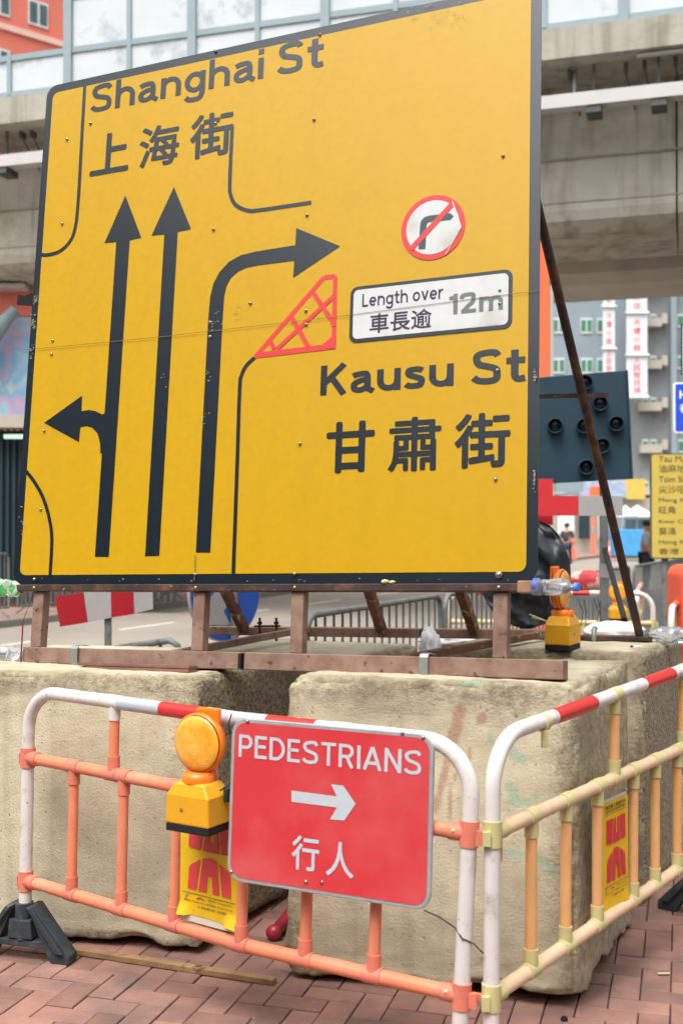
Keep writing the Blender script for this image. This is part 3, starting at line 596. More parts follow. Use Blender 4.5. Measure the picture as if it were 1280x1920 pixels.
# ------------------------------------------------------------------ the big yellow sign
sx = camv(4854, -147, -2150).normalized(); sy = camv(486, -15611, 2157)
A = atZ(1055, 1275, 1.075); nrm = sx.cross((sy - sx * sy.dot(sx)).normalized())
S0 = atPl(24, 1096, A, nrm); SF = Fr(S0, sx, sy)
W_, H_ = 2.277, 2.262
sg = T('road_sign', 'large yellow diversion sign with black arrows and street names on a rusty frame', 'road sign', S0)
uv = SF.uv
mb = MB(); mb.prism(SF, rrect(0, W_, 0, H_, .055), -.004, 0); face = mb.build('sign_panel', [M['sign_black'], M['sheet_back']], sg)
mb = MB(); mb.flat(SF, rrect(.036, W_ - .04, .040, H_ - .038, .03), .0015); mb.build('yellow_field', M['sign_yellow'], sg)
mb = MB(); mb.prism(SF, rrect(.03, W_ - .03, .03, H_ - .03, .05), -.006, -.0045); mb.build('back_sheet', M['sheet_back'], sg)
C1 = .003
def puv(pts): return [uv(*p) for p in pts]
def marking(name, fn, m='sign_black'):
    mb = MB(); fn(mb); return mb.build(name, M[m], sg)
def wpx(p, q):
    a = uv(*p); b = uv(*q); return math.hypot(a[0] - b[0], a[1] - b[1])
def mid(p, q): return ((p[0] + q[0]) / 2, (p[1] + q[1]) / 2)
# straight ahead arrow with a left branch
def arrow_left(mb):
    mb.flat(SF, puv([(236, 367), (197, 456), (219, 454), (179, 1044), (205, 1044), (244, 451), (266, 446)]), C1)
    mb.flat(SF, puv([(84, 793), (155, 742), (154, 771), (152, 801), (149, 829)]), C1)
    L = puv([(154, 771), (168, 769), (180, 771), (190, 776), (194, 778)]); Lo = puv([(152, 801), (163, 799), (174, 802), (184, 813), (189, 832)])
    mb.add([SF.p(a, b, C1) for a, b in L + Lo], [(i, i + 1, 5 + i + 1, 5 + i) for i in range(4)] )
    q = puv([(194, 776), (210, 776), (200, 850), (189, 850), (189, 832)]); mb.flat(SF, q, C1 + .0003)
marking('arrow', arrow_left)
marking('arrow', lambda mb: mb.flat(SF, puv([(327, 351), (285, 442), (309, 440), (273, 1043), (299.5, 1042), (334, 435), (359, 430)]), C1))
def arrow_right(mb):
    outer = [(368, 1036), (391, 600), (395, 556), (401, 532), (412, 511), (430, 491), (452, 479), (480, 472), (554, 460)]
    inner = [(395, 1036), (418, 600), (421, 556), (425, 537), (433, 522), (446, 510), (463, 502), (484, 498), (552, 489)]
    o = puv(outer); i = puv(inner); n = len(o); mb.add([SF.p(a, b, C1) for a, b in o + i], [(k, n + k, n + k + 1, k + 1) for k in range(n - 1)])
    mb.flat(SF, puv([(638, 462), (556, 428), (550, 521)]), C1)
marking('arrow', arrow_right)
def sl(pts, w): return lambda mb: mb.ribbon(SF, [(p.x, p.y) for p in smooth_line([V(x + (0,)) for x in puv(pts)], 10)], w, C1)
marking('lane_line', sl([(160, 160), (156, 230), (147.5, 380), (141, 432), (130, 456), (112, 472), (92, 478), (78, 478)], .0165))
marking('lane_line', sl([(436, 238), (431.5, 340), (433, 366), (443, 385), (465, 395), (490, 394), (584, 380)], .0165))
marking('lane_line', sl([(47, 880), (64.5, 902), (82, 933.6), (93.7, 972.6), (98.4, 1011.7), (95, 1079)], .0165))
marking('lane_line', sl([(438, 1079), (445, 880), (450, 730), (454, 703), (463, 685), (478, 671)], .0165))
def zz(x, y): return (460 + x / 6.4, 500 + y / 6.4)
def hatch(mb):
    wd = .018
    out = [zz(120, 1085), zz(945, 130), zz(1080, 118), zz(1062, 955)]
    for a, b in ((0, 1), (1, 2), (2, 3)): mb.ribbon(SF, puv([out[a], out[b]]), wd, C1 + .0002 * a)
    mb.ribbon(SF, puv([zz(120, 1068), zz(1065, 955)]), .022, C1 + .0008)
    mb.ribbon(SF, puv([zz(815, 310), zz(1070, 690)]), wd, C1 + .001); mb.ribbon(SF, puv([zz(1075, 345), zz(380, 990)]), wd * .95, C1 + .0012)
    mb.ribbon(SF, puv([zz(555, 600), zz(760, 965)]), wd, C1 + .0014); mb.ribbon(SF, puv([zz(300, 885), zz(350, 990)]), wd, C1 + .0016)
    mb.flat(SF, puv([zz(1085, 820), zz(1085, 985), zz(940, 985), zz(930, 935), zz(1035, 850)]), C1 + .0018)
    mb.flat(SF, puv([zz(1000, 590), zz(1085, 590), zz(1090, 720), zz(1045, 718)]), C1 + .002)
marking('hatched_area', hatch, 'sign_red')
# prohibition disc
cu, cv = uv(811.5, 427); R_ = (wpx((752, 440), (871, 414))) / 2 * 1.0
disc = MB(); disc.prism(SF, [(cu + R_ * math.cos(a * math.pi / 32), cv + R_ * math.sin(a * math.pi / 32)) for a in range(64)], .002, .0045)
disc = disc.build('prohibition_disc', M['sign_red'], sg, label='round no right turn patch with a red ring')
r2 = R_ * .835; mb = MB(); mb.flat(SF, [(cu + r2 * math.cos(a * math.pi / 32), cv + r2 * math.sin(a * math.pi / 32)) for a in range(64)], .0055); mb.build('disc_centre', M['sign_white'], disc)
def dz(x, y): return (730 + x / 7.53, 340 + y / 7.53)
def turn(mb):
    o = puv([dz(415, 970), dz(432, 720), dz(436, 640), dz(450, 570), dz(495, 515), dz(570, 492), dz(860, 458)]); i = puv([dz(512, 962), dz(524, 720), dz(530, 630), dz(540, 600), dz(560, 588), dz(610, 580), dz(862, 555)])
    mb.add([SF.p(a, b, .0063) for a, b in o + i], [(k, 7 + k, 8 + k, k + 1) for k in range(6)])
    mb.flat(SF, puv([dz(860, 458), dz(862, 555), dz(912, 500)]), .0063)
mb = MB(); turn(mb); mb.build('turn_symbol', mat('grey_black', (60, 70, 78), .35), disc)
mb = MB(); mb.ribbon(SF, puv([dz(310, 965), dz(895, 325)]), R_ * .17, .0072); mb.build('slash', M['sign_red'], disc)
mb = MB(); q = puv([dz(888, 280), dz(905, 300), dz(1025, 655), dz(970, 760), dz(960, 560)]); mb.flat(SF, q, .0078); mb.ribbon(SF, puv([dz(1020, 660), dz(800, 1040)]), .003, .0078); mb.build('peeling_fold', M['sign_white'], disc)
# length plate
c4 = [uv(657, 540), uv(961, 504), uv(959, 613), uv(656, 646)]
a0 = (c4[0][0] + c4[3][0]) / 2; a1 = (c4[1][0] + c4[2][0]) / 2; b0 = (c4[2][1] + c4[3][1]) / 2; b1 = (c4[0][1] + c4[1][1]) / 2
mb = MB(); mb.prism(SF, rrect(a0, a1, b0, b1, .03), .002, .0045); pl = mb.build('length_plate', M['sign_black'], sg, label='white plate with a black edge reading Length over 12m')
mb = MB(); mb.flat(SF, rrect(a0 + .014, a1 - .014, b0 + .014, b1 - .014, .02), .0055); mb.build('plate_face', M['sign_white'], pl)
def lettering(s, bl, br, tl, name='lettering', m='sign_black', par=None, c=C1, bold=.02):
    a, b = uv(*bl), uv(*tl); d = uv(*br); mb = MB(); lat = s[0].isascii(); (signtext if lat else text)(mb, s, SF, (a[0] + b[0]) / 2, d[0], (a[1] + d[1]) / 2, b[1], c, bold); return mb.build(name, M[m], par or sg)
M['grey_ink'] = mat('worn_grey_lettering', (104, 106, 108), .4, .1, 40)
M['plum_ink'] = mat('plum_black_lettering', (44, 36, 62), .4, .1, 40)
lettering('Length over', (680, 584), (831, 569), (680, 552), 'plate_lettering', 'plum_ink', pl, .0065, .2)
lettering('車長逾', (694, 626), (809, 615), (694, 590), 'plate_lettering', 'plum_ink', pl, .0065, .02)
lettering('12m', (843, 592), (943, 580), (843, 553), 'plate_lettering', 'grey_ink', pl, .0065, .26)
lettering('Kausu', (601.5, 747), (850, 724), (601.5, 683), bold=.25)
lettering('St', (885, 724), (984, 714), (885, 658), bold=.25)
lettering('甘', (612, 889), (701, 884), (612, 793), bold=.05); lettering('肅', (728, 886), (826, 881), (728, 785), bold=.035); lettering('街', (852, 881), (956, 874), (852, 778), bold=.045)
lettering('Shanghai', (172, 232), (493, 163), (172, 161), bold=.225); lettering('St', (522, 143), (606, 124), (522, 84), bold=.235)
lettering('上', (171, 332), (241, 319), (171, 257), bold=.045); lettering('海', (262, 320), (335, 303), (262, 242), bold=.035); lettering('街', (357, 303), (436, 286), (357, 220), bold=.04)
mb = MB(); mb.ribbon(SF, puv([(52, 657), (300, 633), (640, 594), (1010, 546)]), .0022, .0085); mb.ribbon(SF, puv([(366.5, 1090), (368, 1040)]), .003, .0085); mb.build('panel_seam', M['seam'], sg)
for (px, py) in ((589, 225), (943, 293), (576, 404), (401, 431), (127, 262), (118, 420), (100, 639), (98, 664), (84, 808), (78, 955), (563, 832), (929, 899), (395, 605), (395, 632), (574, 583), (575, 609), (937, 545), (937, 570), (66, 1086), (367, 1077), (553, 1076), (935, 1078), (600, 66), (932, 695), (171, 232), (405, 232), (470, 569), (404, 97)):
    a, b = uv(px, py); mb = MB(); r_ = .0068 if py != 1078 else .013
    mb.lathe(SF.p(a, b, .003), SF.n, [(0, r_), (.003, r_), (.005, r_ * .7), (.007, r_ * .1), (.007, 0)], 10); mb.lathe(SF.p(a, b, .0065), SF.n, [(0, r_ * .42), (.006, r_ * .4), (.0065, 0)], 8); mb.build('bolt', M['bolt'], sg)
# scratches and scuffs on the sheet: small chips
mb = MB(); random.seed(11)
for (px, py, k, sp) in ((70, 560, 26, 9), (66, 610, 30, 8), (58, 660, 20, 6), (400, 610, 10, 6), (392, 700, 6, 8), (386, 782, 8, 6), (312, 712, 4, 6), (444, 590, 16, 14), (840, 20, 60, 26), (790, 30, 24, 20), (410, 605, 8, 4), (700, 1086, 8, 200), (300, 1088, 8, 200), (1003, 700, 20, 4), (1002, 900, 24, 4), (60, 1000, 16, 30), (520, 200, 6, 60), (228, 340, 10, 12)):
    for _ in range(k):
        x = px + random.gauss(0, sp * (.25 if py in (560, 610, 1000, 700, 900) and px != 60 else 1)); y = py + random.gauss(0, sp * (3 if px > 1000 else (1 if py < 1080 else .01)))
        if px == 60: x = px - 14 + random.gauss(0, 3)
        a, b = uv(x, min(y, 1090)); s_ = random.uniform(.0008, .0024); l_ = random.uniform(1, 3); g_ = random.uniform(0, 3.14)
        if not (.004 < a < W_ - .004 and .004 < b < H_ - .004): continue
        mb.flat(SF, [(a + s_ * l_ * math.cos(g_ + t), b + s_ * math.sin(g_ + t)) for t in (0, 1.2, 2.4, 3.6, 5)], .0092)
mb.build('paint_chips', mat('chipped_paint', (150, 140, 112), .8), sg, kind='stuff')
# frame
def fpx(mb, x0, x1, b0, b1, c0, c1):      # bar across, ends given by photo columns
    a = uv(x0, 1100)[0]; b = uv(x1, 1100)[0]; mb.fbox(SF, a, b, b0, b1, c0, c1)
mb = MB(); fpx(mb, 28, 974, -.029, -.001, -.045, .012); mb.build('bottom_bar', M['rust_dark'], sg, bevel=.003)
RT_, RB_ = -.262, -.329
for i, (x0, x1) in enumerate(((42, 450), (457, 1055))):
    a = uv(x0, 1240)[0]; b = uv(x1, 1262)[0]; mb = MB(); mb.fbox(SF, a, b, RB_, RT_, -.075, 0); r = mb.build('base_rail', M['rust'], sg, bevel=.004)
    if i == 0: mb = MB(); mb.fbox(SF, b - .011, b + .0015, RB_ + .006, RT_ - .006, -.069, .0015); mb.build('open_end_shade', M['black_void'], r)  # solid black box painted in for the shade inside the hollow rail
for x in (68, 370, 555, 936):
    a = uv(x, 1170)[0]; mb = MB(); mb.fbox(SF, a - .026, a + .026, RT_ + .001, -.03, -.05, -.003); mb.build('stem', M['rust'], sg, bevel=.003)
    mb = MB(); mb.lathe(SF.p(uv(x, 1100)[0], -.015, .012), SF.n, [(0, .007), (.004, .006), (.005, 0)], 8); mb.build('bolt', M['bolt'], sg)
# frame uprights at the back of the sheet
for a in (.3, 1.0, 1.4, 2.1):
    mb = MB(); mb.fbox(SF, a - .025, a + .025, .0, H_ - .06, -.056, -.0065); mb.build('back_upright', M['rust'], sg)
mb = MB(); a, b = uv(600, 48); mb.fbox(SF, a - .022, a + .022, b - .02, H_ + .006, -.06, -.008); mb.build('back_lug', M['rust'], sg)
# rear rails and struts
R0 = atZ(380, 1191, 1.03); R1 = atZ(1255, 1203, 1.066)
def online(px, dz_=0):
    lo, hi = -2.0, 3.0
    for _ in range(50):
        m_ = (lo + hi) / 2; p = R0.lerp(R1, m_); x = 640 + FP * p.x / (p - EYE).dot(FWD)
        if x < px: lo = m_
        else: hi = m_
    return R0.lerp(R1, lo) + V((0, 0, dz_))
RRd = (R1 - R0).normalized(); RRn = V((-RRd.y, RRd.x, 0))
for (x0, x1, hh, off, m_) in ((380, 574, .042, .02, 'rust'), (568, 785, .045, 0, 'rust'), (815, 1046, .045, 0, 'rust'), (1046, 1222, .02, 0, 'rust_dark')):
    mb = MB(); p, q = online(x0), online(x1); mb.obox(p, RRd, RRn, Z, 0, (q - p).length, off, .07 + off, 0, hh); r = mb.build('rear_rail', M[m_], sg, bevel=.003)
    if x1 == 785: mb = MB(); mb.obox(p, RRd, RRn, Z, (q - p).length - .02, (q - p).length + .0015, off + .006, .064 + off, .006, hh - .006); mb.build('open_end_shade', M['black_void'], r)  # black box again stands for the dark inside of the rail
def strut(bx_, top, w, name='strut', m='rust_mottled', round_=False):
    p = online(bx_, .02) + RRn * .03; q = atPl(top[0], top[1], S0 - SF.n * .09, SF.n); mb = MB()
    if round_: mb.tube([p, q], w, 14)
    else: mb.bar(p, q, w, w, up=SF.n)
    mb.build(name, M[m], sg); return p, q
strut(455, (277, 800), .042); strut(714, (563, 700), .042); strut(888, (730, 700), .042)
ps, qs = strut(1198, (960, 190), .0195, 'prop', 'rust_dark', True)
# cross rails between front and rear rails
for (x0, y0, x1, z1_, m_) in ((292, 1222, 576, .05, 'rust'), (715, 1238, 1032, .045, 'rust_mottled')):
    a = uv(x0, y0)[0]; p = SF.p(a, RT_ - .02, -.08); q = online(x1, z1_ - .01); mb = MB(); mb.bar(p, q, .035, .03); mb.build('cross_rail', M[m_], sg, bevel=.002)
# threaded clamp on the left cross rail
p = atZ(492, 1185, 1.08); mb = MB()
for px in (487, 518):
    c = atY(px, 1200, p.y); mb.tube([V((c.x, p.y, 1.035)), V((c.x, p.y, 1.15))], .006, 8); mb.tube([V((c.x, p.y, 1.118)), V((c.x, p.y, 1.13))], .012, 6)
mb.bar(V((atY(478, 1, p.y).x, p.y, 1.108)), V((atY(526, 1, p.y).x, p.y, 1.11)), .03, .008); mb.build('threaded_clamp', M['rust_dark'], sg)
# stub arm on the prop
t_ = 1 - (1195 - 742) / (1195 - 190); pm = None
for k in range(200):
    c = ps.lerp(qs, k / 200); y = 960 - FP * (c - EYE).dot(UPV) / (c - EYE).dot(FWD)
    if y < 742: pm = c; break
e0 = atPl(985, 744, pm + V((0, .03, 0)), SF.n); e1 = atPl(1140, 741, pm + V((0, .03, 0)), SF.n)
mb = MB(); mb.bar(e0, e1, .02, .018); mb.build('stub_arm', M['rust_dark'], sg)
# clamps strapping the rails to the blocks
def strap(label, a, topb, F, grp):
    mb = MB(); pts = [(-.02, RB_ - .012), (.006, RB_ - .004), (.012, RB_ + .03), (.012, RT_ - .004), (.004, RT_ + .008), (-.03, RT_ + .013), (-.085, RT_ + .01)]
    n = len(pts)
    vs = [SF.p(a + s * .016, b, c) for s in (-1, 1) for c, b in pts] + [SF.p(a + s * .016, b + .001, c + .004) for s in (-1, 1) for c, b in pts]
    fs = [(i, i + 1, n + i + 1, n + i) for i in range(n - 1)] + [(2 * n + i, 3 * n + i, 3 * n + i + 1, 2 * n + i + 1) for i in range(n - 1)] + [(i, 2 * n + i, 2 * n + i + 1, i + 1) for i in range(n - 1)] + [(n + i, n + i + 1, 3 * n + i + 1, 3 * n + i) for i in range(n - 1)]
    mb.add(vs, fs); mb.build('metal_strap', M['galv'], label=label, cat='strap', group=grp)
strap('galvanised strap over the left base rail', uv(143, 1230)[0], 0, SF, 'straps holding the rails down')
strap('galvanised strap over the right base rail', uv(796, 1250)[0], 0, SF, 'straps holding the rails down')
c = online(1113, 0); mb = MB(); mb.tube([c + RRd * 0 - RRn * .012, c - RRn * .014 + Z * .045, c + Z * .055 + RRn * .02, c + RRn * .07 + Z * .05], .012, 8); mb.build('metal_strap', M['galv'], label='galvanised strap over the rear rail beside the orange lamp', cat='strap', group='straps holding the rails down')

# ------------------------------------------------------------------ barricades
def s_of(P, px, z, L):
    lo, hi = -.2, L + .6
    for _ in range(40):
        m_ = (lo + hi) / 2; p = P(m_, z); x = 640 + FP * p.x / (p - EYE).dot(FWD)
        if x < px: lo = m_
        else: hi = m_
    return lo
def barricade(root, P, L, zl, zm, zt, lows, ups, bands, cm, r=.0235, zb=.085, feet=(), joints_top=()):
    rail, spin, joint = cm
    br = .15
    path = [P(0, z_) for z_ in (zb, .3, .6, zt - br)]
    path += [P(br - br * math.cos(a), zt - br + br * math.sin(a)) for a in [math.pi / 2 * k / 8 for k in range(1, 9)]]
    N_ = 14; path += [P(br + (L - 2 * br) * k / N_, zt) for k in range(1, N_)]
    path += [P(L - br + br * math.sin(a), zt - br + br * math.cos(a)) for a in [math.pi / 2 * k / 8 for k in range(0, 9)]]
    path += [P(L, z_) for z_ in (.6, .3, zb)]
    mb = MB(); mb.tube(path, r, 20); ot = mb.build('outer_tube', M['white_tube'], root)
    for (s0, s1, m_) in bands:
        mb = MB(); mb.tube([P(s0 + (s1 - s0) * k / 4, zt) for k in range(5)], r + .0012, 20); mb.build('reflective_band', M[m_], ot)
    for nm, z_ in (('middle_rail', zm), ('bottom_rail', zl)):
        mb = MB(); mb.tube([P(.0 + L * k / 14, z_) for k in range(15)], r * .93, 18); mb.build(nm, M[rail], root)
        for s_ in (0, L):
            mb = MB(); mb.tube([P(s_, z_ - .036), P(s_, z_ + .036)], r + .004, 18); e = .06 if s_ == 0 else -.06
            mb.tube([P(s_, z_), P(s_ + e, z_)], r + .002, 18); mb.box(P(s_ - e * .55, z_ - .008), (.022, .016, .04)); j = mb.build('end_joint', M[joint], root)
            mb = MB(); q = P(s_ + e * .8, z_); q2 = (EYE - q).normalized(); mb.lathe(q + q2 * (r + .001), q2, [(0, .007), (.004, .006), (.005, 0)], 8); mb.build('screw', M['yellow_joint'], j)
    rs = r * .76
    for s_ in lows:
        mb = MB(); mb.tube([P(s_, zl), P(s_, zm)], rs, 16); mb.build('spindle', M[spin], root)
        for z_, sg_ in ((zl, 1), (zm, -1)):
            mb = MB(); mb.tube([P(s_, z_), P(s_, z_ + sg_ * .062)], rs + .004, 16); mb.tube([P(s_ - .03, z_), P(s_ + .03, z_)], r + .0015, 18); mb.build('tee_joint', M[joint], root)
    for s_ in ups:
        mb = MB(); mb.tube([P(s_, zm), P(s_, zt)], rs, 16); mb.build('spindle', M[spin], root)
        mb = MB(); mb.tube([P(s_, zm), P(s_, zm + .062)], rs + .004, 16); mb.tube([P(s_ - .03, zm), P(s_ + .03, zm)], r + .0015, 18); mb.build('tee_joint', M[joint], root)
        mb = MB(); mb.tube([P(s_, zt), P(s_, zt - .062)], rs + .003, 16); mb.tube([P(s_ - .03, zt), P(s_ + .03, zt)], r + .0018, 18); mb.build('tee_joint', M['yellow_joint'] if rail != 'orange' else M['white_tube'], root)
def foot(root, P, s_, ax, w=.27, h=.21):
    b = P(s_, 0); b.z = .0; F = Fr(b, ax, Z); mb = MB()
    for sg_ in (-1, 1):
        mb.prism(F, [(sg_ * .028, h), (sg_ * .055, h), (sg_ * w, .035), (sg_ * w, 0), (sg_ * (w - .075), 0), (sg_ * (w - .1), .045)], -.03, .03)
        mb.prism(F, [(sg_ * .03, h + .001), (sg_ * .052, h + .001), (sg_ * (w - .02), .04), (sg_ * (w - .05), .04)], -.045, .045)
    mb.prism(F, [(-.13, .05), (.13, .05), (.115, .075), (-.115, .075)], -.028, .028)
    mb.prism(F, [(-.05, .08), (.05, .08), (.045, .15), (-.045, .15)], -.034, .034)
    mb.tube([F.p(0, .075), F.p(0, h + .005)], .034, 16); mb.build('foot', M['foot'], root, bevel=.004)
QA = [V((-1.17, 4.27, 0)), V((-.70, 3.91, 0)), V((-.32, 3.62, 0)), V((.0, 3.428, 0)), V((.336, 3.23, 0))]
cum = [0]
for i in range(4): cum.append(cum[-1] + (QA[i + 1] - QA[i]).length)
LA = cum[-1]; DIRA = [(QA[i + 1] - QA[i]).normalized() for i in range(4)]
def PA(s, z):
    i = 0 if s < 0 else (3 if s >= LA else max(k for k in range(4) if cum[k] <= s)); sm = lambda x: QA[x]
    base = QA[i] + DIRA[i] * (s - cum[i]) if (s < 0 or s > LA) else QA[i].lerp(QA[i + 1], (s - cum[i]) / (cum[i + 1] - cum[i]))
    lean = .012 + .045 * max(0, min(1, s / LA)); return base + V((DIRA[i].x, DIRA[i].y, 0)) * (lean * (z - .283)) + V((0, .03 * (z - .283), z))
b1_ = T('barricade', 'tubular barricade with orange rails and red bands in front of the blocks', 'barricade', (QA[2].x, QA[2].y, 0), group='tubular pedestrian barricades')
zt = .985
lows = [s_of(PA, x, z_, LA) for x, z_ in ((137, .5), (230, .5), (330, .5), (456, .5), (576, .5), (704, .45))]
ups = [s_of(PA, x, z_, LA) for x, z_ in ((215, .9), (400, .9), (640, .9))]
bands = [(s_of(PA, a, zt, LA), s_of(PA, b, zt, LA), m_) for a, b, m_ in ((305, 386, 'red_band'), (222, 303, 'grey_band'), (412, 436, 'grey_band'), (440, 500, 'grey_band'), (503, 594, 'red_band'))]
barricade(b1_, PA, LA, .283, .736, zt, lows, ups, bands, ('orange', 'orange', 'orange_joint'))
foot(b1_, PA, 0, V((.25, -.07, 0)), w=.2, h=.2)
# linking hooks on the right post
for z_ in (.736, .283):
    p = PA(LA, z_); mb = MB(); mb.bar(p + V((.02, 0, .0)), p + V((.088, -.005, -.008)), .012, .018); mb.tube([p + V((.085, -.005, .008)), p + V((.084, -.005, -.075))], .008, 10); mb.build('link_hook', M['orange_joint'], b1_)
QB = V((.418, 3.22, 0)); DBv = V((.595, .804, 0)); LB = 1.86
def PB(s, z): return QB + DBv * s + DBv * (.015 * (z - .283)) + V((0, 0, z + (.028 * s if z > .9 else .005 * s)))
b2_ = T('barricade', 'tubular barricade with peach rails and yellowed joints, running back on the right', 'barricade', (QB.x + .5, QB.y + .7, 0), group='tubular pedestrian barricades')
lows = [s_of(PB, x, .5, LB) for x in (995, 1060, 1119, 1186, 1227, 1268)] + [1.62]
ups = [s_of(PB, 1151, .87, LB), 1.5]
bands = [(s_of(PB, a, 1.0, LB), s_of(PB, b, 1.0, LB), m_) for a, b, m_ in ((1037, 1110, 'red_band'), (1204, 1257, 'red_band'))]
barricade(b2_, PB, LB, .283, .736, 1.0, lows, ups, bands, ('peach', 'peach_spindle', 'yellow_joint'), r=.0232)
foot(b2_, PB, LB - .02, V((.8, -.6, 0)), w=.22)
c = PB(s_of(PB, 1016, .99, LB), .995); mb = MB(); mb.tube([c + V((0, 0, .001)) - DBv * .012, c + V((0, 0, .001)) + DBv * .012], .027, 18); mb.box(c + V((.004, -.02, -.045)), (.02, .02, .05)); mb.build('hanger_clip', M['yellow_joint'], b2_)
c = PB(0, .72); mb = MB(); mb.box(c + V((-.03, -.004, 0)), (.035, .03, .03)); mb.build('link_eye', M['yellow_joint'], b2_)
# far barricades, copies of one local prototype
def PL(s, z): return V((s, 0, z))
proto = T('barricade', 'far white barricade whose curved end stands behind the rusty prop', 'barricade', (0, 0, 0), group='tubular pedestrian barricades', local=True)
barricade(proto, PL, 1.8, .283, .736, 1.0, [.3, .6, .9, 1.2, 1.5], [.45, 1.35], [(.25, .4, 'red_band'), (.62, .8, 'red_band'), (1.1, 1.25, 'red_band'), (1.45, 1.6, 'red_band')], ('peach', 'peach_spindle', 'yellow_joint'))
spots = [((.95, 10.3), -6, None), ((2.02, 6.7), 62, 'barricade seen end on at the right edge, nearest of the rear row'), ((2.38, 8.3), 70, 'barricade seen end on behind the clear bottle, middle of the rear row'),
         ((2.62, 10.2), 74, 'furthest barricade of the rear row, close to the grey fence')]
for i, ((x, y), a, lb_) in enumerate(spots):
    o = proto if i == 0 else copy_tree(proto)
    o.location = (x, y, 0); o.rotation_euler.z = math.radians(a)
    if lb_: o['label'] = lb_

# ------------------------------------------------------------------ crowd barriers
cbp = T('crowd_barrier', 'grey steel crowd barrier', 'barrier', local=True, group='steel crowd barriers along the road edge')
mb = MB(); h_ = 1.1
mb.tube([V((.02, 0, .15))] + [V((.02, 0, 1.0))] + [V((.02 + .1 - .1 * math.cos(a), 0, h_ - .1 + .1 * math.sin(a))) for a in (.4, .8, 1.2, 1.57)] + [V((2.08 - .1 + .1 * math.sin(a), 0, h_ - .1 + .1 * math.cos(a))) for a in (0, .4, .8, 1.2, 1.57)] + [V((2.08, 0, .15)), V((.02, 0, .15))], .019, 10)
fr_ = mb.build('frame', M['galv_grey'], cbp)
for sx_ in (.35, 1.75):
    mb = MB(); mb.tube([V((sx_, -.3, .01)), V((sx_, -.05, .16)), V((sx_, .05, .16)), V((sx_, .3, .01))], .016, 8); mb.build('foot', M['galv_grey'], cbp)
mb = MB(); mb.tube([V((0, 0, .15)), V((0, 0, h_ - .02))], .0085, 8); bal = mb.build('baluster', M['galv_grey'], cbp); bal.location = (.13, 0, 0)
for k in range(1, 17):
    c = bal.copy(); COL.objects.link(c); c.parent = cbp; c.location = (.13 + k * .115, 0, 0)
CB = V((-.2, 6.3, 0))
CBL = ['crowd barrier nearest the sign, first of the roadside row between the rusty stems', 'second crowd barrier of the roadside row, with a red tie on its top', 'third crowd barrier of the roadside row, right of the red tie', 'crowd barrier half hidden by the black plastic bag', 'crowd barrier right of the grey post under the red board', 'crowd barrier behind the rusty prop', 'crowd barrier above the far lamp', 'crowd barrier behind the end-on barricades', 'crowd barrier left of the orange water barrier', 'crowd barrier under the yellow place names sign']
NB = 10
for i in range(NB):
    o = cbp if i == 0 else copy_tree(cbp)
    p = CB + RD * (i * 2.12); o.location = p; o.rotation_euler.z = math.atan2(RD.y, RD.x) + random.uniform(-.02, .02); o['label'] = CBL[i]
ang_f = math.atan2(FD.y, FD.x)
for i in range(9):
    o = copy_tree(cbp); p = F0 + FN * .4 + FD * (-6 + i * 2.3); o.location = p; o.rotation_euler.z = ang_f; o['label'] = 'grey railing panel on the far kerb, ' + ['furthest left', 'second from the left', 'third from the left', 'left of the road sign edge', 'behind the left end of the sign frame', 'behind the leftmost stem', 'right of the leftmost stem', 'above the red and white board', 'furthest right of the visible ones'][i]
    o['group'] = 'railings on the far kerb'
p = CB + RD * 3.55 + V((0, 0, 1.1)); mb = MB(); mb.tube([p + V((-.03, -.02, .03)), p + V((0, -.025, 0)), p + V((.03, -.02, -.03)), p + V((.02, -.03, -.12))], [.012, .02, .014, .006], 8); mb.tube([p + V((.02, -.03, -.1)), p + V((.035, -.03, -.62))], .003, 6); mb.build('red_tie', M['shaded_red'], label='red plastic tie knotted on the crowd barrier top', cat='tie')
# low grey railing lying behind left block
mb = MB(); D = 7.6; q0 = atY(182, 1221, D + .2); q1 = atY(318, 1201, D - .3); mb.tube([q0, q0.lerp(q1, .9), q1, q1 + V((.05, 0, -.03)), q1 + V((.07, 0, -.3))], .022, 10)
lr = T('low_railing', 'low grey railing with a rounded end behind the left block', 'railing', (q0.x, q0.y, 0)); mb.build('top_rail', M['galv_grey'], lr)
mb = MB(); dv = V((0, 0, -.16)); mb.tube([q0 + dv, q1 + dv], .016, 8); mb.tube([q0, V((q0.x, q0.y, 0))], .02, 8); mb.tube([q1 + V((.07, 0, -.3)), V((q1.x + .07, q1.y, 0))], .02, 8); mb.build('lower_rail', M['galv_grey'], lr)
for k in range(7):
    c = q0.lerp(q1, .1 + k * .13); mb = MB(); mb.tube([c, c + dv], .013, 8); mb.build('baluster', M['galv_grey'], lr)

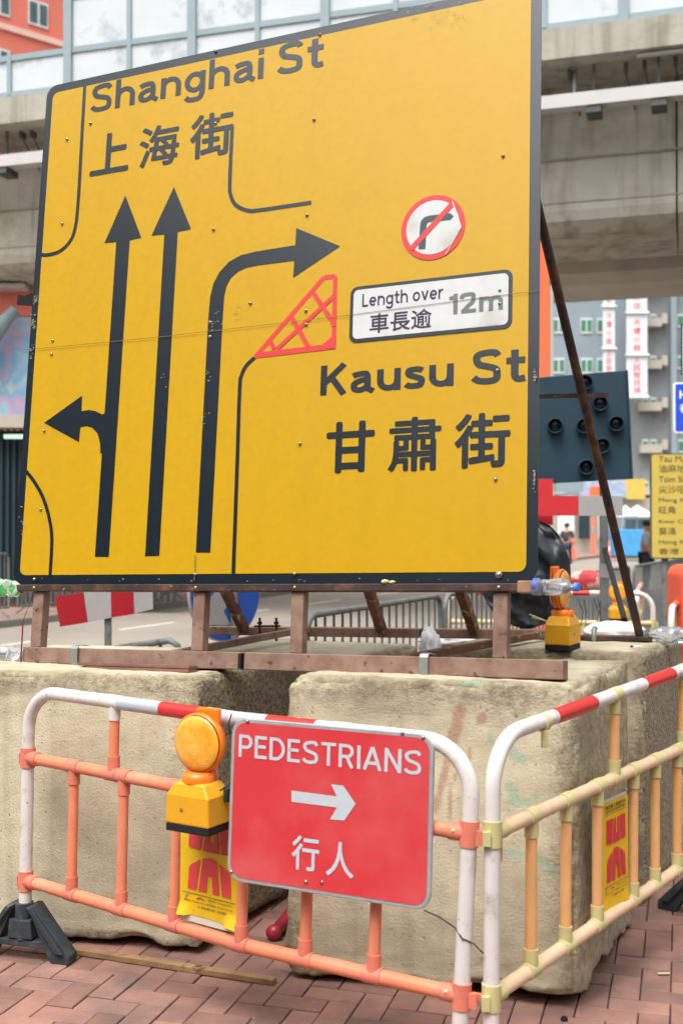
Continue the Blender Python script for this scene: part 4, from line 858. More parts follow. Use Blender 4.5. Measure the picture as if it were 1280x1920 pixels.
# ------------------------------------------------------------------ pedestrians sign
ptl, ptr, pbr, pbl = [(437, 1345), (812, 1370), (806, 1710), (425, 1650)]
BLp = atY(*pbl, 3.52); BRp = atY(*pbr, 3.235); TLp = atY(*ptl, 3.545)
PF = Fr(BLp, BRp - BLp, TLp - BLp); PW = (BRp - BLp).length; PH = (TLp - BLp).dot(PF.v)
ps_ = T('pedestrian_sign', 'red PEDESTRIANS sign with right arrow hanging on the orange barricade', 'sign', BLp + V((.35, -.2, 0)))
mb = MB(); mb.prism(PF, rrect(0, PW, 0, PH, .05, 8), -.012, 0); pp = mb.build('sign_plate', M['alu'], ps_, bevel=.003)
mb = MB(); mb.flat(PF, rrect(.012, PW - .012, .012, PH - .012, .042, 8), .0012); mb.build('red_face', M['ped_red'], ps_)
puf = PF.uv
def ptext(s, bl, br, tl, bold):
    a = puf(*bl); b = puf(*br); c = puf(*tl); mb = MB(); (signtext if s[0].isascii() else text)(mb, s, PF, (a[0] + c[0]) / 2, b[0], (a[1] + b[1]) / 2, c[1], .0024, bold); mb.build('lettering', M['ped_grey'], ps_)
ptext('PEDESTRIANS', (448, 1420), (790, 1455), (449, 1376), .2)
ptext('行', (547, 1630), (598, 1635), (548, 1564), .035); ptext('人', (612, 1643), (663, 1646), (612, 1575), .035)
mb = MB(); mb.flat(PF, [puf(x, y) for x, y in ((547, 1482), (632, 1493), (621, 1470), (644, 1473), (667, 1507), (646, 1538), (619, 1536), (632, 1514), (547, 1503))], .0024); mb.build('arrow', M['ped_grey'], ps_)
for (x, y) in ((465, 1352), (754, 1374), (793, 1382), (434, 1634), (574, 1653), (604, 1654)):
    a, b = puf(x, y); mb = MB(); mb.lathe(PF.p(a, b, .001), PF.n, [(0, .006), (.004, .005), (.006, 0)], 10); mb.build('screw', M['bolt'], ps_)
mb = MB(); a = PF.p(*puf(795, 1706), .004); b = PA(LA, .47) + V((-.026, -.0, 0)); c = PA(LA, .455)
mb.tube([a, a.lerp(b, .5) + V((0, 0, .006)), b, c + V((-.01, -.0265, -.004)), c + V((.022, -.02, -.02)), c + V((.05, -.03, -.045))], .0022, 6)
a2 = atY(436, 1335, 3.6); mb.tube([a2 + V((0, -.03, .0)), a2 + V((-.008, -.05, -.03)), a2 + V((-.004, -.03, -.06)), a2 + V((.012, -.03, -.065))], .0022, 6); mb.build('tie_wire', M['wire'], ps_)

# ------------------------------------------------------------------ warning lamps
def lamp(label, loc, rz, scale=1.0, lean=0, body='lamp_yellow'):
    t = T('warning_lamp', label, 'lamp', loc, local=True, group='amber roadworks warning lamps')
    mb = MB(); w, d, h = .085, .06, .14
    lv = [(w, d, .012), (w * .97, d * .97, h * .72), (w * .72, d * .8, h * .95), (w * .66, d * .74, h)]
    vs = [V((sx_ * a, sy_ * b, c)) for a, b, c in lv for sx_, sy_ in ((-1, -1), (1, -1), (1, 1), (-1, 1))]
    mb.add(vs, [(i * 4 + k, i * 4 + (k + 1) % 4, i * 4 + 4 + (k + 1) % 4, i * 4 + 4 + k) for i in range(3) for k in range(4)] + [(3, 2, 1, 0), (12, 13, 14, 15)]); mb.build('battery_case', M[body], t, bevel=.006)
    mb = MB(); mb.box((0, 0, 0), (w * 1.94, d * 1.94, .024)); mb.build('base_plate', M['black_void'], t, bevel=.003)
    mb = MB(); mb.lathe((-.02, -d * .985, .06), (0, -1, 0), [(0, .006), (.002, .006), (.002, .003), (-.002, .0)], 10); mb.build('screw_hole', M['card'], t)
    mb = MB(); mb.tube([V((-.052 * .9, 0, h + .012)), V((.052 * .9, 0, h + .012))], .018, 14); mb.lathe((0, 0, h - .002), (0, 0, 1), [(0, .05), (.022, .052), (.03, .04)], 20); mb.build('neck', M['amber_dark'], t)
    c = V((0, 0, h + .118)); mb = MB()
    mb.lathe(c + V((0, .028, 0)), (0, -1, 0), [(0, 0), (0, .079), (.004, .088), (.022, .094), (.03, .094), (.034, .088)], 40); hs_ = mb.build('lens_rim', M['amber_dark'], t)
    for sy_, o_ in ((-1, -.006), (1, .028)):
        prof = []
        for k in range(0, 17):
            rr_ = .086 * (1 - k / 16); prof.append((.02 * math.sqrt(max(0, 1 - (rr_ / .088) ** 2)) + (.0012 if k % 2 else 0), rr_))
        mb = MB(); mb.lathe(c + V((0, o_, 0)), (0, sy_, 0), prof, 40); mb.build('lens', M['amber'], t)
    mb = MB(); mb.box(c + V((0.01, .04, .03)), (.09, .02, .15)); mb.build('back_bracket', M['amber_dark'], t, bevel=.006)
    mb = MB(); mb.box((w + .004, .03, .1), (.014, .02, .04)); mb.tube([V((w, .0, .12)), V((w + .035, -.01, .14)), V((w + .03, .02, .15))], .003, 6); mb.build('side_latch', M['shop_dark'], t)
    t.rotation_euler = (0, lean, rz); t.scale = (scale,) * 3; return t
p = atY(372, 1548, 3.6); lamp('amber warning lamp hung on the orange barricade beside the red sign', p, math.radians(-31), 1.0)
p = atY(1054, 1206, 4.95); lamp('amber warning lamp standing on the rear right concrete block', V((p.x, p.y, 1.078)), math.radians(62), .95)
mb = MB(); p0 = atY(992, 1152, 4.9); p1 = atY(1031, 1168, 4.92); mb.tube([p0, p1], .0035, 6); mb.tube([p0 + V((.01, 0, -.012)), p1 + V((.0, 0, .004))], .003, 6); mb.build('bent_wire', M['yellow_joint'], label='stiff pale wire sticking out left of the standing lamp', cat='wire')
p = atY(1158, 1162, 9.9); lamp('distant amber lamp on the far white barricade', p, math.radians(0), .9)

# ------------------------------------------------------------------ posters
def poster(label, corners, Ds, ink, peel):
    bl, br, tl = atY(*corners[0], Ds[0]), atY(*corners[1], Ds[1]), atY(*corners[2], Ds[0])
    F = Fr(bl, br - bl, tl - bl); Wp = (br - bl).length; Hp = (tl - bl).dot(F.v)
    t = T('notice_poster', label, 'poster', bl, group='yellow roadworks notices on the barricades')
    mb = MB(); mb.fbox(F, 0, Wp, -.0, Hp, -.004, 0); mb.build('backing_plate', M['plate'], t)
    mb = MB(); nx, ny = 16, 40; vs = []
    for j in range(ny + 1):
        for i in range(nx + 1):
            a = -.002 + (Wp + .004) * i / nx; lo = .03 * Hp + (.03 * Hp) * math.sin(i / nx * 2.4 + .6) * peel; b = lo + (Hp * .975 - lo) * j / ny
            cz = .0015 + .002 * abs(noise.noise(V((a * 14, b * 10, peel)))) + (.018 * max(0, 1 - j / 4) * (i / nx > .75 or i / nx < .15) * peel)
            vs.append(F.p(a, b, cz))
    mb.smooth = True; mb.add(vs, [(j * (nx + 1) + i, j * (nx + 1) + i + 1, (j + 1) * (nx + 1) + i + 1, (j + 1) * (nx + 1) + i) for j in range(ny) for i in range(nx)]); mb.build('paper', M['poster_y'], t)
    X = lambda x: .14 * Wp + x * .74 * Wp; Y = lambda y: .27 * Hp + y * .55 * Hp; c = .0048; mb = MB()
    for poly in ([(0, .62), (.02, 1), (.36, 1), (.28, .6)], [(.33, .6), (.42, 1), (.50, 1), (.50, .74), (.58, .74), (.58, 1), (.64, 1), (.72, .6)], [(.77, .6), (.70, 1), (1, 1), (1, .62)],
                 [(0, 0), (.2, 0), (.28, .47), (.06, .36), (.02, .3)], [(.25, 0), (.44, 0), (.46, .24), (.56, .24), (.58, 0), (.74, 0), (.66, .49), (.5, .52), (.34, .49)], [(.8, 0), (1, 0), (.98, .3), (.94, .37), (.72, .47)]):
        mb.add([F.p(X(a), Y(b), c) for a, b in poly], [list(range(len(poly)))])
    mb.build('emblem', M[ink], t)
    for s_, q0, q1, q2, q3, bd in (('路政署工程進行中', .1, .9, .915, .95, .02), ('HIGHWAYS DEPARTMENT', .1, .9, .885, .905, .01), ('ROAD WORKS IN PROGRESS', .1, .9, .862, .875, 0), ('查詢 Enquiries', .5, .9, .2, .222, 0), ('電話 Telephone 承建商 Contractor', .08, .92, .165, .185, 0), ('工程編號 日期', .3, .8, .13, .15, 0)):
        mb = MB(); text(mb, s_, F, q0 * Wp, q1 * Wp, q2 * Hp, q3 * Hp, c, bd); mb.build('small_print', M['ink'], t)
    mb = MB(); mb.fbox(F, .05 * Wp, .95 * Wp, .235 * Hp, .239 * Hp, c, c + .0004); mb.build('rule_line', M['ink'], t)
    mb = MB(); mb.ribbon(F, [(.1 * Wp, .195 * Hp), (.14 * Wp, .225 * Hp)], .01 * Hp, c); mb.build('logo', M['ink_b'], t)
    mb = MB(); mb.ribbon(F, [(.3 * Wp, .2 * Hp), (.36 * Wp, .215 * Hp), (.42 * Wp, .2 * Hp)], .012 * Hp, c); mb.build('logo', M['poster_r'], t)
    for a, b in ((.04, .985), (.96, .985), (.05, .03), (.95, .03)):
        mb = MB(); mb.tube([F.p(a * Wp, b * Hp, .004), F.p(a * Wp + (.02 if a > .5 else -.02), b * Hp, .0), F.p(a * Wp + (.03 if a > .5 else -.03), b * Hp, -.02)], .0016, 5); mb.build('cable_tie', M['wire'], t)
poster('yellow notice with red road emblem hanging under the amber lamp', ((338, 1722), (447, 1752), (344, 1495)), (3.765, 3.625), 'poster_r2', 1.0)
poster('yellow notice with red emblem between peach spindles on the right barricade', ((1129, 1718), (1176, 1690), (1131, 1502)), (3.85, 3.985), 'poster_r', .25)

# ------------------------------------------------------------------ small things near the sign
mb = MB(); p0 = atZ(118, 1778, .012); p1 = atZ(515, 1840, .012); mb.bar(p0, p1, .035, .02); mb.build('timber_batten', M['wood'], bevel=.002, label='long weathered timber batten on the paving below the left block', cat='timber')
mb = MB(); a0 = uv(165, 1246)[0]; a1 = uv(372, 1250)[0]; mb.fbox(SF, a0, a1, RB_ - .004, RB_ + .01, .004, .07); mb.fbox(SF, a0 + .05, a1 + .004, RB_ - .018, RB_ - .006, .002, .08); mb.build('wood_scrap', M['wood_red'], bevel=.002, label='split brown wood strip lying on the left block against the rail', cat='timber')
p = atZ(514, 1748, .03); mb = MB(); ax = V((.35, .93, .06)).normalized(); mb.lathe(p - ax * .03, ax, [(0, 0), (.004, .018), (.015, .029), (.03, .031), (.045, .027), (.05, .022), (.2, .034), (.26, .03), (.262, 0)], 20); mb.build('red_baton', M['maroon'], label='maroon plastic baton with a round end lying between the front blocks', cat='baton')
def bottle(label, o, ax, m, capm, r=.032, L=.21, crush=.0):
    ax = V(ax).normalized(); t = T('plastic_bottle', label, 'bottle', o)
    prof = [(0, 0), (.002, r * .8), (.01, r)]
    for k in range(1, 10): prof.append((.01 + (L * .68) * k / 10, r * (1 - .07 * (k % 2) - crush * .3 * abs(noise.noise(V((k * .9, r * 50, L)))))))
    prof += [(L * .76, r * .93), (L * .86, r * .55), (L * .92, r * .42), (L * .95, r * .4)]
    mb = MB(); mb.lathe(o, ax, prof, 20)
    if crush:
        for i, v in enumerate(mb.v): mb.v[i] = v + V([noise.noise(v * 22 + V((j * 9, 0, 0))) for j in range(3)]) * crush * .02
    mb.build('bottle_body', m, t)
    if capm: mb = MB(); mb.lathe(V(o) + ax * L * .94, ax, [(0, r * .5), (L * .085, r * .5), (L * .087, r * .44), (L * .087, 0)], 16); mb.build('cap', capm, t)
    return t
o = SF.p(uv(996, 1100)[0], -.012, .0); bt = bottle('clear bottle with a blue cap pushed on the right end of the sign bottom bar', o, SF.u + V((0, -.25, -.0)), M['clear'], M['blue_cap'], .03, .17, .5)
mb = MB(); mb.lathe(o + SF.u * .004, SF.u + V((0, -.25, 0)), [(.008, .0308), (.03, .0305)], 20); mb.build('label_band', M['label_blue'], bt)
mb = MB(); F_ = SF; a = uv(973, 1100)[0]; b = uv(1006, 1100)[0]; mb.fbox(SF, a - .004, b + .004, -.034, .008, -.04, .017); mb.build('cardboard_wrap', M['card'], bevel=.004, label='brown cardboard taped round the right end of the bottom bar', cat='cardboard')
o = SF.p(uv(34, 1100)[0], -.008, .0); bottle('green bottle pushed on the left end of the sign bottom bar', o - SF.u * .12, SF.u * 1 + V((0, 0, -.06)), M['green_pet'], None, .034, .15, .8)
o = SF.p(uv(40, 1232)[0] + .005, (RT_ + RB_) / 2, -.03); bottle('clear crumpled bottle on the left end of the base rail', o, -SF.u, M['clear'], None, .036, .2, 1)
o = online(1212, .03) + RRn * .02; bottle('clear crushed bottle on the right end of the rear rail', o + RRd * .235, -RRd, M['clear'], None, .036, .26, 1)
mb = MB(); c = atZ(1186, 1212, 1.078); mb.tube([c, c + V((.035, .0, .0))], .004, 8); mb.k = 1; mb.tube([c - V((.012, 0, 0)), c], .0042, 8); mb.build('cigarette_end', [M['tent_white'], M['black_void']], label='white cigarette end with a burnt tip on the rear right block', cat='cigarette end')
p = atZ(1243, 1825, .006); mb = MB(); mb.tube([p - V((.022, .003, 0)), p + V((.022, .0, 0))], .004, 6); mb.build('paper_scrap', M['yellow_joint'], label='small pale paper stick on the bricks at bottom right', cat='litter')
p = atZ(1057, 1911, .004); mb = MB(); mb.smooth = True; mb.lathe(p, (0, 0, 1), [(-.004, .012), (.004, .011), (.01, .005), (.011, 0)], 9); mb.build('dark_pebble', M['black_void'], label='small dark pebble on the bricks beside the right block corner', cat='pebble')
for (px, s_, l_) in ((724, .011, 'larger yellowish pebble on the bottom edge of the sign'), (737, .008, 'smaller pebble on the bottom edge of the sign, right of the larger one')):
    mb = MB(); c = SF.p(uv(px, 1090)[0], s_ * .6, .008); bm = bmesh.new(); bmesh.ops.create_icosphere(bm, subdivisions=2, radius=s_)
    mb.smooth = True; mb.add([c + V((v.co.x * 1.5, v.co.y, v.co.z * .8)) + V((1, 1, 1)) * .003 * noise.noise(v.co * 90) for v in bm.verts], [[v.index for v in f.verts] for f in bm.faces]); bm.free()
    mb.build('pebble', M['yellow_joint'], label=l_, cat='pebble', group='pebbles on the sign edge')
mb = MB(); p0 = SF.p(uv(47, 1165)[0], uv(47, 1165)[1], .012); p1 = SF.p(uv(43, 1246)[0], uv(43, 1246)[1], .012); mb.tube([p0, p1], .0035, 8); mb.build('rope', M['rope'], label='dark red twisted rope hanging beside the leftmost stem', cat='rope')
mb = MB(); p0 = SF.p(*uv(62, 1108), -.01); mb.tube([p0, SF.p(uv(47, 1165)[0], uv(47, 1165)[1], .012)], .0012, 5); mb.build('thin_string', M['wire'], label='thin string from the bottom bar down to the red rope', cat='string')
mb = MB(); D = 5.3; pts = [(33, 572), (36, 553), (48, 556), (62, 549), (62, 574)]; q = [atY(x, y, D) for x, y in pts]; Fq = Fr(q[0], (1, 0, 0), (0, 0, 1)); mb.prism(Fq, [((a - q[0]).x, (a - q[0]).z) for a in q], 0, .012); mb.build('torn_flap', M['black_void'], label='torn black flap sticking out behind the left edge of the sign', cat='flap')
# white crumpled bags
def lump(name, label, cat, c, d, m, seed, n=3, k=.35):
    bm = bmesh.new(); bmesh.ops.create_icosphere(bm, subdivisions=n + 1, radius=1); mb = MB(); mb.smooth = True; c = V(c)
    vs = []
    for v in bm.verts:
        p = v.co.copy(); s_ = 1 + k * (abs(noise.noise(p * 2.1 + V((seed, 0, 0)))) - .25) + k * .35 * abs(noise.noise(p * 5 + V((0, seed, 0)))); p = p * s_
        vs.append(c + V((p.x * d[0], p.y * d[1], max(p.z, -.8) * d[2])))
    mb.add(vs, [[v.index for v in f.verts] for f in bm.faces]); bm.free(); return mb.build(name, m, label=label, cat=cat)
p = atY(806, 1208, 5.5); lump('plastic_bag', 'crumpled white plastic bag in the gap right of the middle rear block', 'bag', (p.x, p.y, .99), (.05, .1, .12), M['bag_white'], 4)
p = atY(860, 1196, 5.9); lump('plastic_sheet', 'folded white plastic sheet behind the rear rail under the struts', 'plastic sheet', (p.x, p.y, 1.0), (.2, .1, .045), M['bag_white'], 7)
p = atY(1150, 1176, 5.75); lump('plastic_sack', 'pale empty sack lying behind the rear rail near the prop', 'sack', (p.x, p.y, 1.07), (.15, .1, .05), M['bag_white'], 12, k=.2)
# black plastic bag over a round sign
D = 6.0; c = atY(985, 1075, D); Rb = 100 / FP * D
bm = bmesh.new(); bmesh.ops.create_icosphere(bm, subdivisions=5, radius=1); mb = MB(); mb.smooth = True; vs = []
for v in bm.verts:
    p = v.co.copy(); f = 1 + .04 * noise.noise(p * 1.5) ; fold = .03 * math.sin(p.z * 9 + 3 * noise.noise(p * 2) + p.x * 2.5) + .02 * noise.noise(p * 7)
    vs.append(c + V((p.x * Rb * .86 * f, p.y * .09 + fold * (1 if p.y < 0 else 0) * (1 - abs(p.x) ** 4), p.z * Rb * 1.02 * f)))
mb.add(vs, [[v.index for v in f.verts] for f in bm.faces]); bm.free()
bgT = T('covered_sign', 'round sign wrapped in a shiny black plastic bag behind the sign corner', 'covered sign', (c.x, c.y, 0)); mb.build('plastic_bag', M['bag_black'], bgT)
mb = MB(); mb.tube([V((c.x, c.y + .02, .02)), V((c.x, c.y + .02, c.z - Rb * .8))], .03, 10); mb.build('post', M['galv_grey'], bgT)
# ------------------------------------------------------------------ lamp board
D = 8.0; bl = atY(1011 - 150, 905, D + .1); br = atY(1182, 898, D); tl = atY(1011 - 150, 690, D + .1)
LF = Fr(bl, br - bl, V((0, 0, 1))); LW = (br - bl).length; LH = .79
lbT = T('arrow_lamp_board', 'dark teal arrow board with unlit round lamps behind the yellow sign', 'lamp board', (bl.x + .5, bl.y, 0))
mb = MB(); mb.prism(LF, [(0, -.04), (LW, .0), (LW - .02, LH - .03), (0, LH - .09)], -.03, 0); mb.build('board', M['board_dark'], lbT, bevel=.003)
mb = MB(); mb.prism(LF, [(LW + .001, 0), (LW + .014, 0), (LW - .006, LH - .03), (LW - .019, LH - .03)], -.05, .012); mb.build('edge_strip', M['shop_dark'], lbT)
for (x, y) in ((1096, 718), (1124, 757), (1154, 795), (1128, 836), (1098, 876), (1040, 799), (1094, 799), (985, 799), (930, 799)):
    a, b = LF.uv(x, y); mb = MB(); c = LF.p(a, b, 0); ax = (LF.n + V((-.1, 0, -.03))).normalized()
    mb.lathe(c, ax, [(0, .056), (.07, .052), (.074, .05), (.07, .047), (.02, .044)], 28); h_ = mb.build('lamp_hood', M['board_dark'], lbT)
    mb = MB(); mb.lathe(c, ax, [(.022, .045), (.028, .03), (.03, 0)], 28); mb.build('lamp_lens', M['lamp_void'], h_)
# post carrying board and red white boards
p = atY(1131, 900, 8.1); lpT = T('steel_post', 'grey steel post with a pale band below the lamp board', 'post', (p.x, p.y, 0))
mb = MB(); mb.box((p.x, p.y, .95), (.052, .05, 1.9)); mb.build('shaft', M['galv_grey'], lpT, bevel=.003)
q = atY(1131, 1070, 8.1); mb = MB(); mb.box((p.x, p.y, q.z), (.058, .056, .1)); mb.build('pale_band', M['white_board'], lpT)
q = atY(1104, 1122, 8.1); mb = MB(); mb.box((q.x, p.y, q.z), (.26, .04, .035)); mb.build('side_arm', M['galv_grey'], lpT)
mb = MB(); p0 = atY(1133, 1030, 8.05); p1 = atY(1170, 1162, 7.2); mb.bar(p0, p1, .03, .03); mb.build('brace', M['black_void'], lpT)
mb = MB()
for x, dx in ((1083, 8), (1093, 4), (1112, 9), (1121, 2)):
    a = atY(x, 1123, 8.05); mb.tube([a, a + V((dx / FP * 8, -.02, -.09)), a + V((dx * .6 / FP * 8, -.02, -.17))], .004, 5)
mb.build('loose_cable', M['shop_dark'], lpT)
def rw_board(label, y, segs, D, z0, z1, name='barrier_board', tilt=0):
    p = atY(segs[0][0], 950, D); t = T(name, label, 'barrier board', (p.x, D, 0), group='red and white roadworks boards')
    for x0, x1, m_ in segs:
        a, b = atY(x0, z1, D), atY(x1, z0, D); mb = MB(); mb.obox(V((a.x, D, a.z)), V((math.cos(tilt), 0, math.sin(tilt))), V((-math.sin(tilt), 0, math.cos(tilt))), V((0, -1, 0)), 0, b.x - a.x, 0, b.z - a.z, 0, .012); mb.build('panel', M[m_], t)
    return t
rw_board('wide red and white board below the arrow lamp board', 0, [(930, 1083, 'red_pale'), (1083.5, 1166, 'white_board')], 7.85, 930, 967)
rw_board('upright red board strip behind the wide red and white board', 0, [(985, 1035, 'red_pale')], 7.95, 898, 984)
D = 7.4; t = T('barrier_board', 'tilted red and white board on a grey post behind the left stems', 'barrier board', (atY(200, 1, D).x, D, 0), group='red and white roadworks boards')
for pts, m_ in (([(103, 1119), (157, 1111), (165, 1167), (113, 1175)], 'shaded_red'), ([(157.4, 1111), (208, 1104), (209, 1158), (165.4, 1166.7)], 'white_board'), ([(208.4, 1104), (250, 1100), (252, 1151), (209.4, 1158)], 'shaded_red'), ([(250.4, 1100), (286, 1097), (287, 1142), (252.4, 1150)], 'white_board')):
    q = [atY(x, y, D) for x, y in pts]; Fq = Fr(q[3], (1, 0, 0), (0, 0, 1)); mb = MB(); mb.prism(Fq, [((a - q[3]).x, (a - q[3]).z) for a in q], -.01, .0); mb.build('panel', M[m_], t)
p = atY(203, 1160, D + .04); mb = MB(); mb.box((p.x, p.y, p.z / 2 + .02), (.04, .035, p.z + .05)); mb.build('post', M['galv_grey'], t)
# blue keep left disc
D = 7.2; c = atY(424, 1108, D); Rd = 92 / FP * D; Fd = Fr(c, (.62, .785, 0), (0, 0, 1)); t = T('keep_left_sign', 'round blue sign with a white arrow behind the second stem', 'road sign', (c.x, D, 0))
mb = MB(); mb.prism(Fd, [(Rd * 1.03 * math.cos(a * math.pi / 24), Rd * 1.03 * math.sin(a * math.pi / 24)) for a in range(48)], -.02, 0); mb.build('white_rim', M['white_board'], t)
mb = MB(); mb.flat(Fd, [(Rd * math.cos(a * math.pi / 24), Rd * math.sin(a * math.pi / 24)) for a in range(48)], .003); mb.build('blue_disc', M['blue_sign'], t)
mb = MB(); qq = lambda x, y: Fd.uv(x, y); mb.flat(Fd, [qq(380, 1172), qq(380, 1112), qq(392, 1122), qq(424, 1080), qq(448, 1106), qq(418, 1146), qq(432, 1172)][::-1], .006); mb.build('arrow', M['white_board'], t)
mb = MB(); mb.tube([V((c.x + .05, D + .02, .02)), V((c.x + .05, D + .02, c.z + .1))], .025, 10); mb.build('post', M['galv_grey'], t)
# red white tarp and rail
p = atY(1098, 1090, 9.4); lump('tarpaulin', 'red and white tarpaulin bundled behind the grey post', 'tarpaulin', (p.x, p.y, p.z), (.16, .05, .09), M['far_red'], 3, k=.2)
# yellow place name sign
D = 11; bl = atY(1219, 1048, D); tl = atY(1219, 850, D); FY = Fr(bl, (1, 0, 0), (0, 0, 1)); HY = tl.z - bl.z; WY = 1.0
t = T('direction_sign', 'yellow place names sign cut by the right edge of the picture', 'road sign', (bl.x + .5, D, 0))
mb = MB(); mb.prism(FY, rrect(0, WY, 0, HY, .03), -.03, 0); mb.build('sign_plate', M['ink_green'], t)
mb = MB(); mb.flat(FY, rrect(.012, WY - .012, .012, HY - .012, .025), .003); mb.build('yellow_face', M['y_sign'], t)
for x_ in (.15, .85):
    mb = MB(); mb.tube([V((bl.x + x_, D + .06, .0)), V((bl.x + x_, D + .06, bl.z + HY * .9))], .035, 10); mb.build('post', M['galv_grey'], t)
mb = MB(); k_ = D / FP
for s_, yb, h_, w_ in (('Yau Ma Tei', 866, 12, 76), ('油麻地', 886, 15, 50), ('Tsim Sha Tsui', 904, 11, 90), ('尖沙咀', 925, 15, 50), ('Mong Kok', 943.5, 10, 66), ('旺角', 963, 14, 31), ('Kwai Chung', 983, 9, 76), ('葵涌', 1003, 14, 31), ('Hong Kong', 1022, 10, 72), ('香港 (西)', 1041, 13, 74)):
    a_ = (1234 - 1219) * k_; b_ = (1048 - yb) * k_ + (.0); mb = MB(); text(mb, s_, FY, a_, a_ + w_ * k_, b_, b_ + h_ * k_, .006, .0); mb.build('lettering', M['ink_green'], t)
D = 12; bl = atY(1262, 812, D); tl = atY(1262, 717, D); FB = Fr(bl, (1, 0, 0), (0, 0, 1)); HB = tl.z - bl.z; t = T('hospital_sign', 'blue sign with white border above the yellow place names sign', 'road sign', (bl.x + .3, D, 0))
mb = MB(); mb.prism(FB, rrect(0, .6, 0, HB, .03), -.03, 0); mb.build('sign_plate', M['tent_white'], t)
mb = MB(); mb.flat(FB, rrect(.018, .582, .018, HB - .018, .02), .003); mb.build('blue_face', M['blue_sign2'], t)
for ch, q0, q1, q2, q3 in (('H', .06, .15, .68, .84), ('都', .06, .2, .4, .58)):
    mb = MB(); text(mb, ch, FB, q0, q1, HB * q2, HB * q3, .006, .03); mb.build('lettering', M['tent_white'], t)
mb = MB(); mb.tube([V((bl.x + .35, D + .06, 0)), V((bl.x + .35, D + .06, 4.2))], .04, 10); mb.build('post', M['galv_grey'], t)
bl = atY(1276, 703, 12.2); mb = MB(); mb.k = 0; mb.box((bl.x + .25, 12.2, bl.z + .27), (.5, .02, .54)); mb.k = 1; mb.box((bl.x + .25, 12.185, bl.z + .27), (.47, .012, .5)); mb.build('street_plate', [M['board_dark'], M['tent_white']], label='white plate with dark green edge at the right picture edge, above the blue sign', cat='sign')
# orange water barrier
D = 8.8; c = atY(1304, 1110, D); t = T('water_barrier', 'orange plastic water barrier with a chevron label at the right edge', 'barrier', (c.x, D, 0)); FW = Fr(V((c.x, D, 0)), (1, 0, 0), (0, 0, 1))
zt_ = atY(1300, 1059, D).z; mb = MB(); mb.prism(FW, [(-.17, zt_ - .62), (.17, zt_ - .62)] + arc(.08, zt_ - .09, .09, 0, 90, 6) + arc(-.08, zt_ - .09, .09, 90, 180, 6), -.2, .2)
mb.prism(FW, [(-.14, 0), (.14, 0), (.155, zt_ - .42), (-.155, zt_ - .42)], -.19, .19); mb.prism(FW, [(-.3, 0), (.3, 0), (.2, .3), (-.2, .3)], -.3, .3)
mb.build('shell', M['cone'], t, bevel=.015)
mb = MB(); mb.fbox(FW, -.11, .1, zt_ - .36, zt_ - .2, .2015, .203); mb.build('label_patch', M['banner'], t)
mb = MB(); mb.ribbon(FW, [(-.1, zt_ - .34), (-.03, zt_ - .26), (-.02, zt_ - .21)], .014, .205); mb.fbox(FW, -.07, -.02, zt_ - .17, zt_ - .1, .2015, .204); mb.build('chevron', M['black_void'], t)
# ------------------------------------------------------------------ far street life
def post_(label, px, yb, h, m='cone', r=.05):
    p = atZ(px, yb, -.0); t = T('delineator_post', label, 'traffic post', p, group='traffic posts in the far street')
    mb = MB(); mb.lathe(p, (0, 0, 1), [(0, r * 2.2), (.06, r * 2), (.08, r), (h, r * .9), (h, 0)], 12); mb.build('tube', M[m], t)
    mb = MB(); mb.lathe(p, (0, 0, 1), [(h * .6, r * 1.05), (h * .75, r * 1.05)], 12); mb.build('reflective_sleeve', M['white_board'], t)
post_('tall orange traffic post in the far street right of the black bag', 1111, 1040, 2.0, r=.11); post_('short orange traffic post in the far street beside the black bag', 1074, 1048, 1.0, r=.1)
post_('thin red post in front of the blue stall', 1174, 1030, 1.0, r=.08); post_('thin red post right of the blue stall', 1194, 1032, 1.1, r=.07)
def cone(label, px, yb, h):
    p = atZ(px, yb, 0); t = T('traffic_cone', label, 'traffic cone', p, group='traffic cones in the far street')
    mb = MB(); mb.box(p + V((0, 0, .03)), (.5, .5, .06)); mb.lathe(p, (0, 0, 1), [(.06, .2), (h, .05), (h, 0)], 14); mb.build('cone_body', M['cone'], t)
    mb = MB(); mb.lathe(p, (0, 0, 1), [(h * .4, .155), (h * .62, .112)], 14); mb.build('white_collar', M['tent_white'], t)
cone('red and white cone between the grey post and the rusty prop', 1143, 1046, .9); cone('red and white cone left of the yellow place names sign', 1212, 1046, 1.0)
st = T('market_stall', 'blue covered stall under small white canopies far down the street', 'stall', (bx(1180), 56, 0))
cx = atY(1178, 1000, 56).x; mb = MB(); mb.box((cx, 56, .75), (1.7, 1.2, 1.3)); mb.build('blue_cover', M['stall_blue'], st, bevel=.05)
for px, s_ in ((1171, .5), (1194, .75)):
    p = atY(px, 968, 56); mb = MB(); mb.add([p + V((-s_, -.5, 0)), p + V((s_, -.5, 0)), p + V((s_, .5, 0)), p + V((-s_, .5, 0)), p + V((0, 0, .55))], [(0, 1, 4), (1, 2, 4), (2, 3, 4), (3, 0, 4), (0, 3, 2, 1)]); mb.build('canopy', M['tent_white'], st)
    for d in (-1, 1): mb = MB(); mb.tube([V((p.x + d * s_ * .95, 55.6, 0)), V((p.x + d * s_ * .95, 55.6, p.z))], .03, 6); mb.build('pole', M['galv'], st)
vn = T('parked_van', 'pale green van parked far down the street beyond the stall', 'van', (atY(1196, 1, 60).x, 60, 0))
vx = atY(1192, 1, 60).x; F_ = Fr(V((vx, 60, 0)), (1, 0, 0), (0, 0, 1)); mb = MB(); mb.prism(F_, [(-.9, .35), (.9, .35), (.9, 1.3), (.78, 2.05), (.6, 2.15), (-.6, 2.15), (-.78, 2.05), (-.9, 1.3)], -3.8, 0); mb.build('body', M['bld_grey'], vn, bevel=.08)
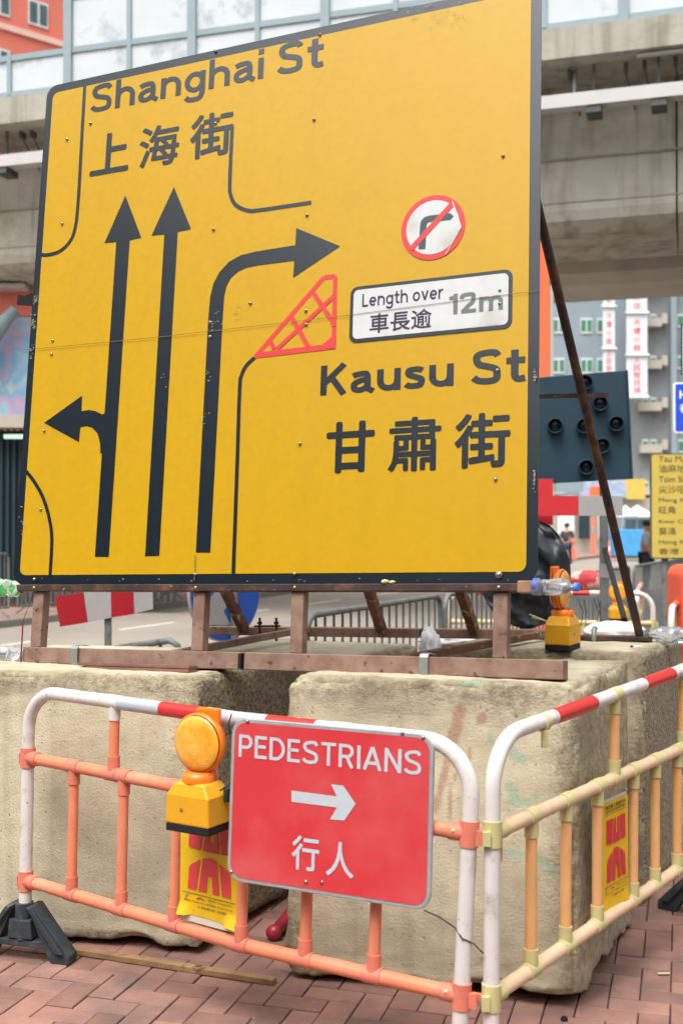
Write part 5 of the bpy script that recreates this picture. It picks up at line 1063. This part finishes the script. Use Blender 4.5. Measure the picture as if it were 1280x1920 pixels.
mb = MB(); mb.prism(F_, [(-.78, 1.3), (.78, 1.3), (.68, 1.95), (-.68, 1.95)], .004, .02); mb.build('windscreen', M['glass_d'], vn)
for d in (-.7, .7): mb = MB(); mb.box((vx + d, 59.98, .85), (.25, .06, .18)); mb.build('headlight', M['tent_white'], vn); mb = MB(); mb.tube([V((vx + d - .1, 60.8, .33)), V((vx + d + .1, 60.8, .33))], .33, 16); mb.build('wheel', M['black_void'], vn)
def person(label, px, D, h, shirt, face_left=True):
    x = atY(px, 1, D).x; o = V((x, D, 0)); t = T('person', label, 'person', o, local=True); t.location = o; k = h / 1.72
    J = [((0, 0, .95), .15), ((0, 0, 1.15), .14), ((0, 0, 1.38), .17), ((0, 0, 1.47), .07), ((0, -.01, 1.53), .06), ((0, -.02, 1.62), .095), ((0, -.01, 1.7), .07),
         ((-.2, 0, 1.4), .06), ((-.24, -.02, 1.12), .045), ((-.22, -.14, .92), .036), ((.2, 0, 1.4), .06), ((.25, -.01, 1.12), .045), ((.24, -.1, .88), .036),
         ((-.1, 0, .88), .1), ((-.11, -.03, .5), .07), ((-.12, 0, .09), .045), ((-.13, -.15, .04), .04), ((.1, 0, .88), .1), ((.12, .02, .5), .07), ((.13, .08, .09), .045), ((.14, -.07, .04), .04)]
    Ed = [(0, 1), (1, 2), (2, 3), (3, 4), (4, 5), (5, 6), (2, 7), (7, 8), (8, 9), (2, 10), (10, 11), (11, 12), (0, 13), (13, 14), (14, 15), (15, 16), (0, 17), (17, 18), (18, 19), (19, 20)]
    def skin(name, js, es, m, grow):
        me = bpy.data.meshes.new(name); rem = {j: i for i, j in enumerate(js)}; me.from_pydata([V(J[j][0]) * k for j in js], [(rem[a], rem[b]) for a, b in es], [])
        ob = bpy.data.objects.new(name, me); COL.objects.link(ob); ob.parent = t; sm_ = ob.modifiers.new('skin', 'SKIN'); sm_.use_smooth_shade = True; ss = ob.modifiers.new('sub', 'SUBSURF'); ss.levels = ss.render_levels = 1
        for i, j in enumerate(js): me.skin_vertices[0].data[i].radius = (J[j][1] * grow * k,) * 2
        me.skin_vertices[0].data[0].use_root = True; me.materials.append(m); ORG[ob.name] = V((0, 0, 0)); return ob
    skin('body', list(range(21)), Ed, M['skin'], 1.0); skin('shirt', [0, 1, 2, 7, 8, 10, 11], [(0, 1), (1, 2), (2, 7), (7, 8), (2, 10), (10, 11)], M[shirt], 1.22)
    skin('trousers', [0, 13, 14, 15, 17, 18, 19], [(0, 13), (13, 14), (14, 15), (0, 17), (17, 18), (18, 19)], M['trousers'], 1.2)
    mb = MB(); mb.lathe(V((0, .01, 1.6)) * k, (0, -.25, 1), [(0, .06), (.03, .108), (.1, .11), (.14, .07), (.155, 0)], 16)
    mb.build('hair', M['hair'], t); return t
person('person in a lavender top with dark hair walking left of the yellow place names sign', 1208, 27, 1.7, 'shirt').rotation_euler.z = 1.2
person('person in dark clothes standing far off right of the black bag', 1060, 44, 1.66, 'shirt_d').rotation_euler.z = -.6
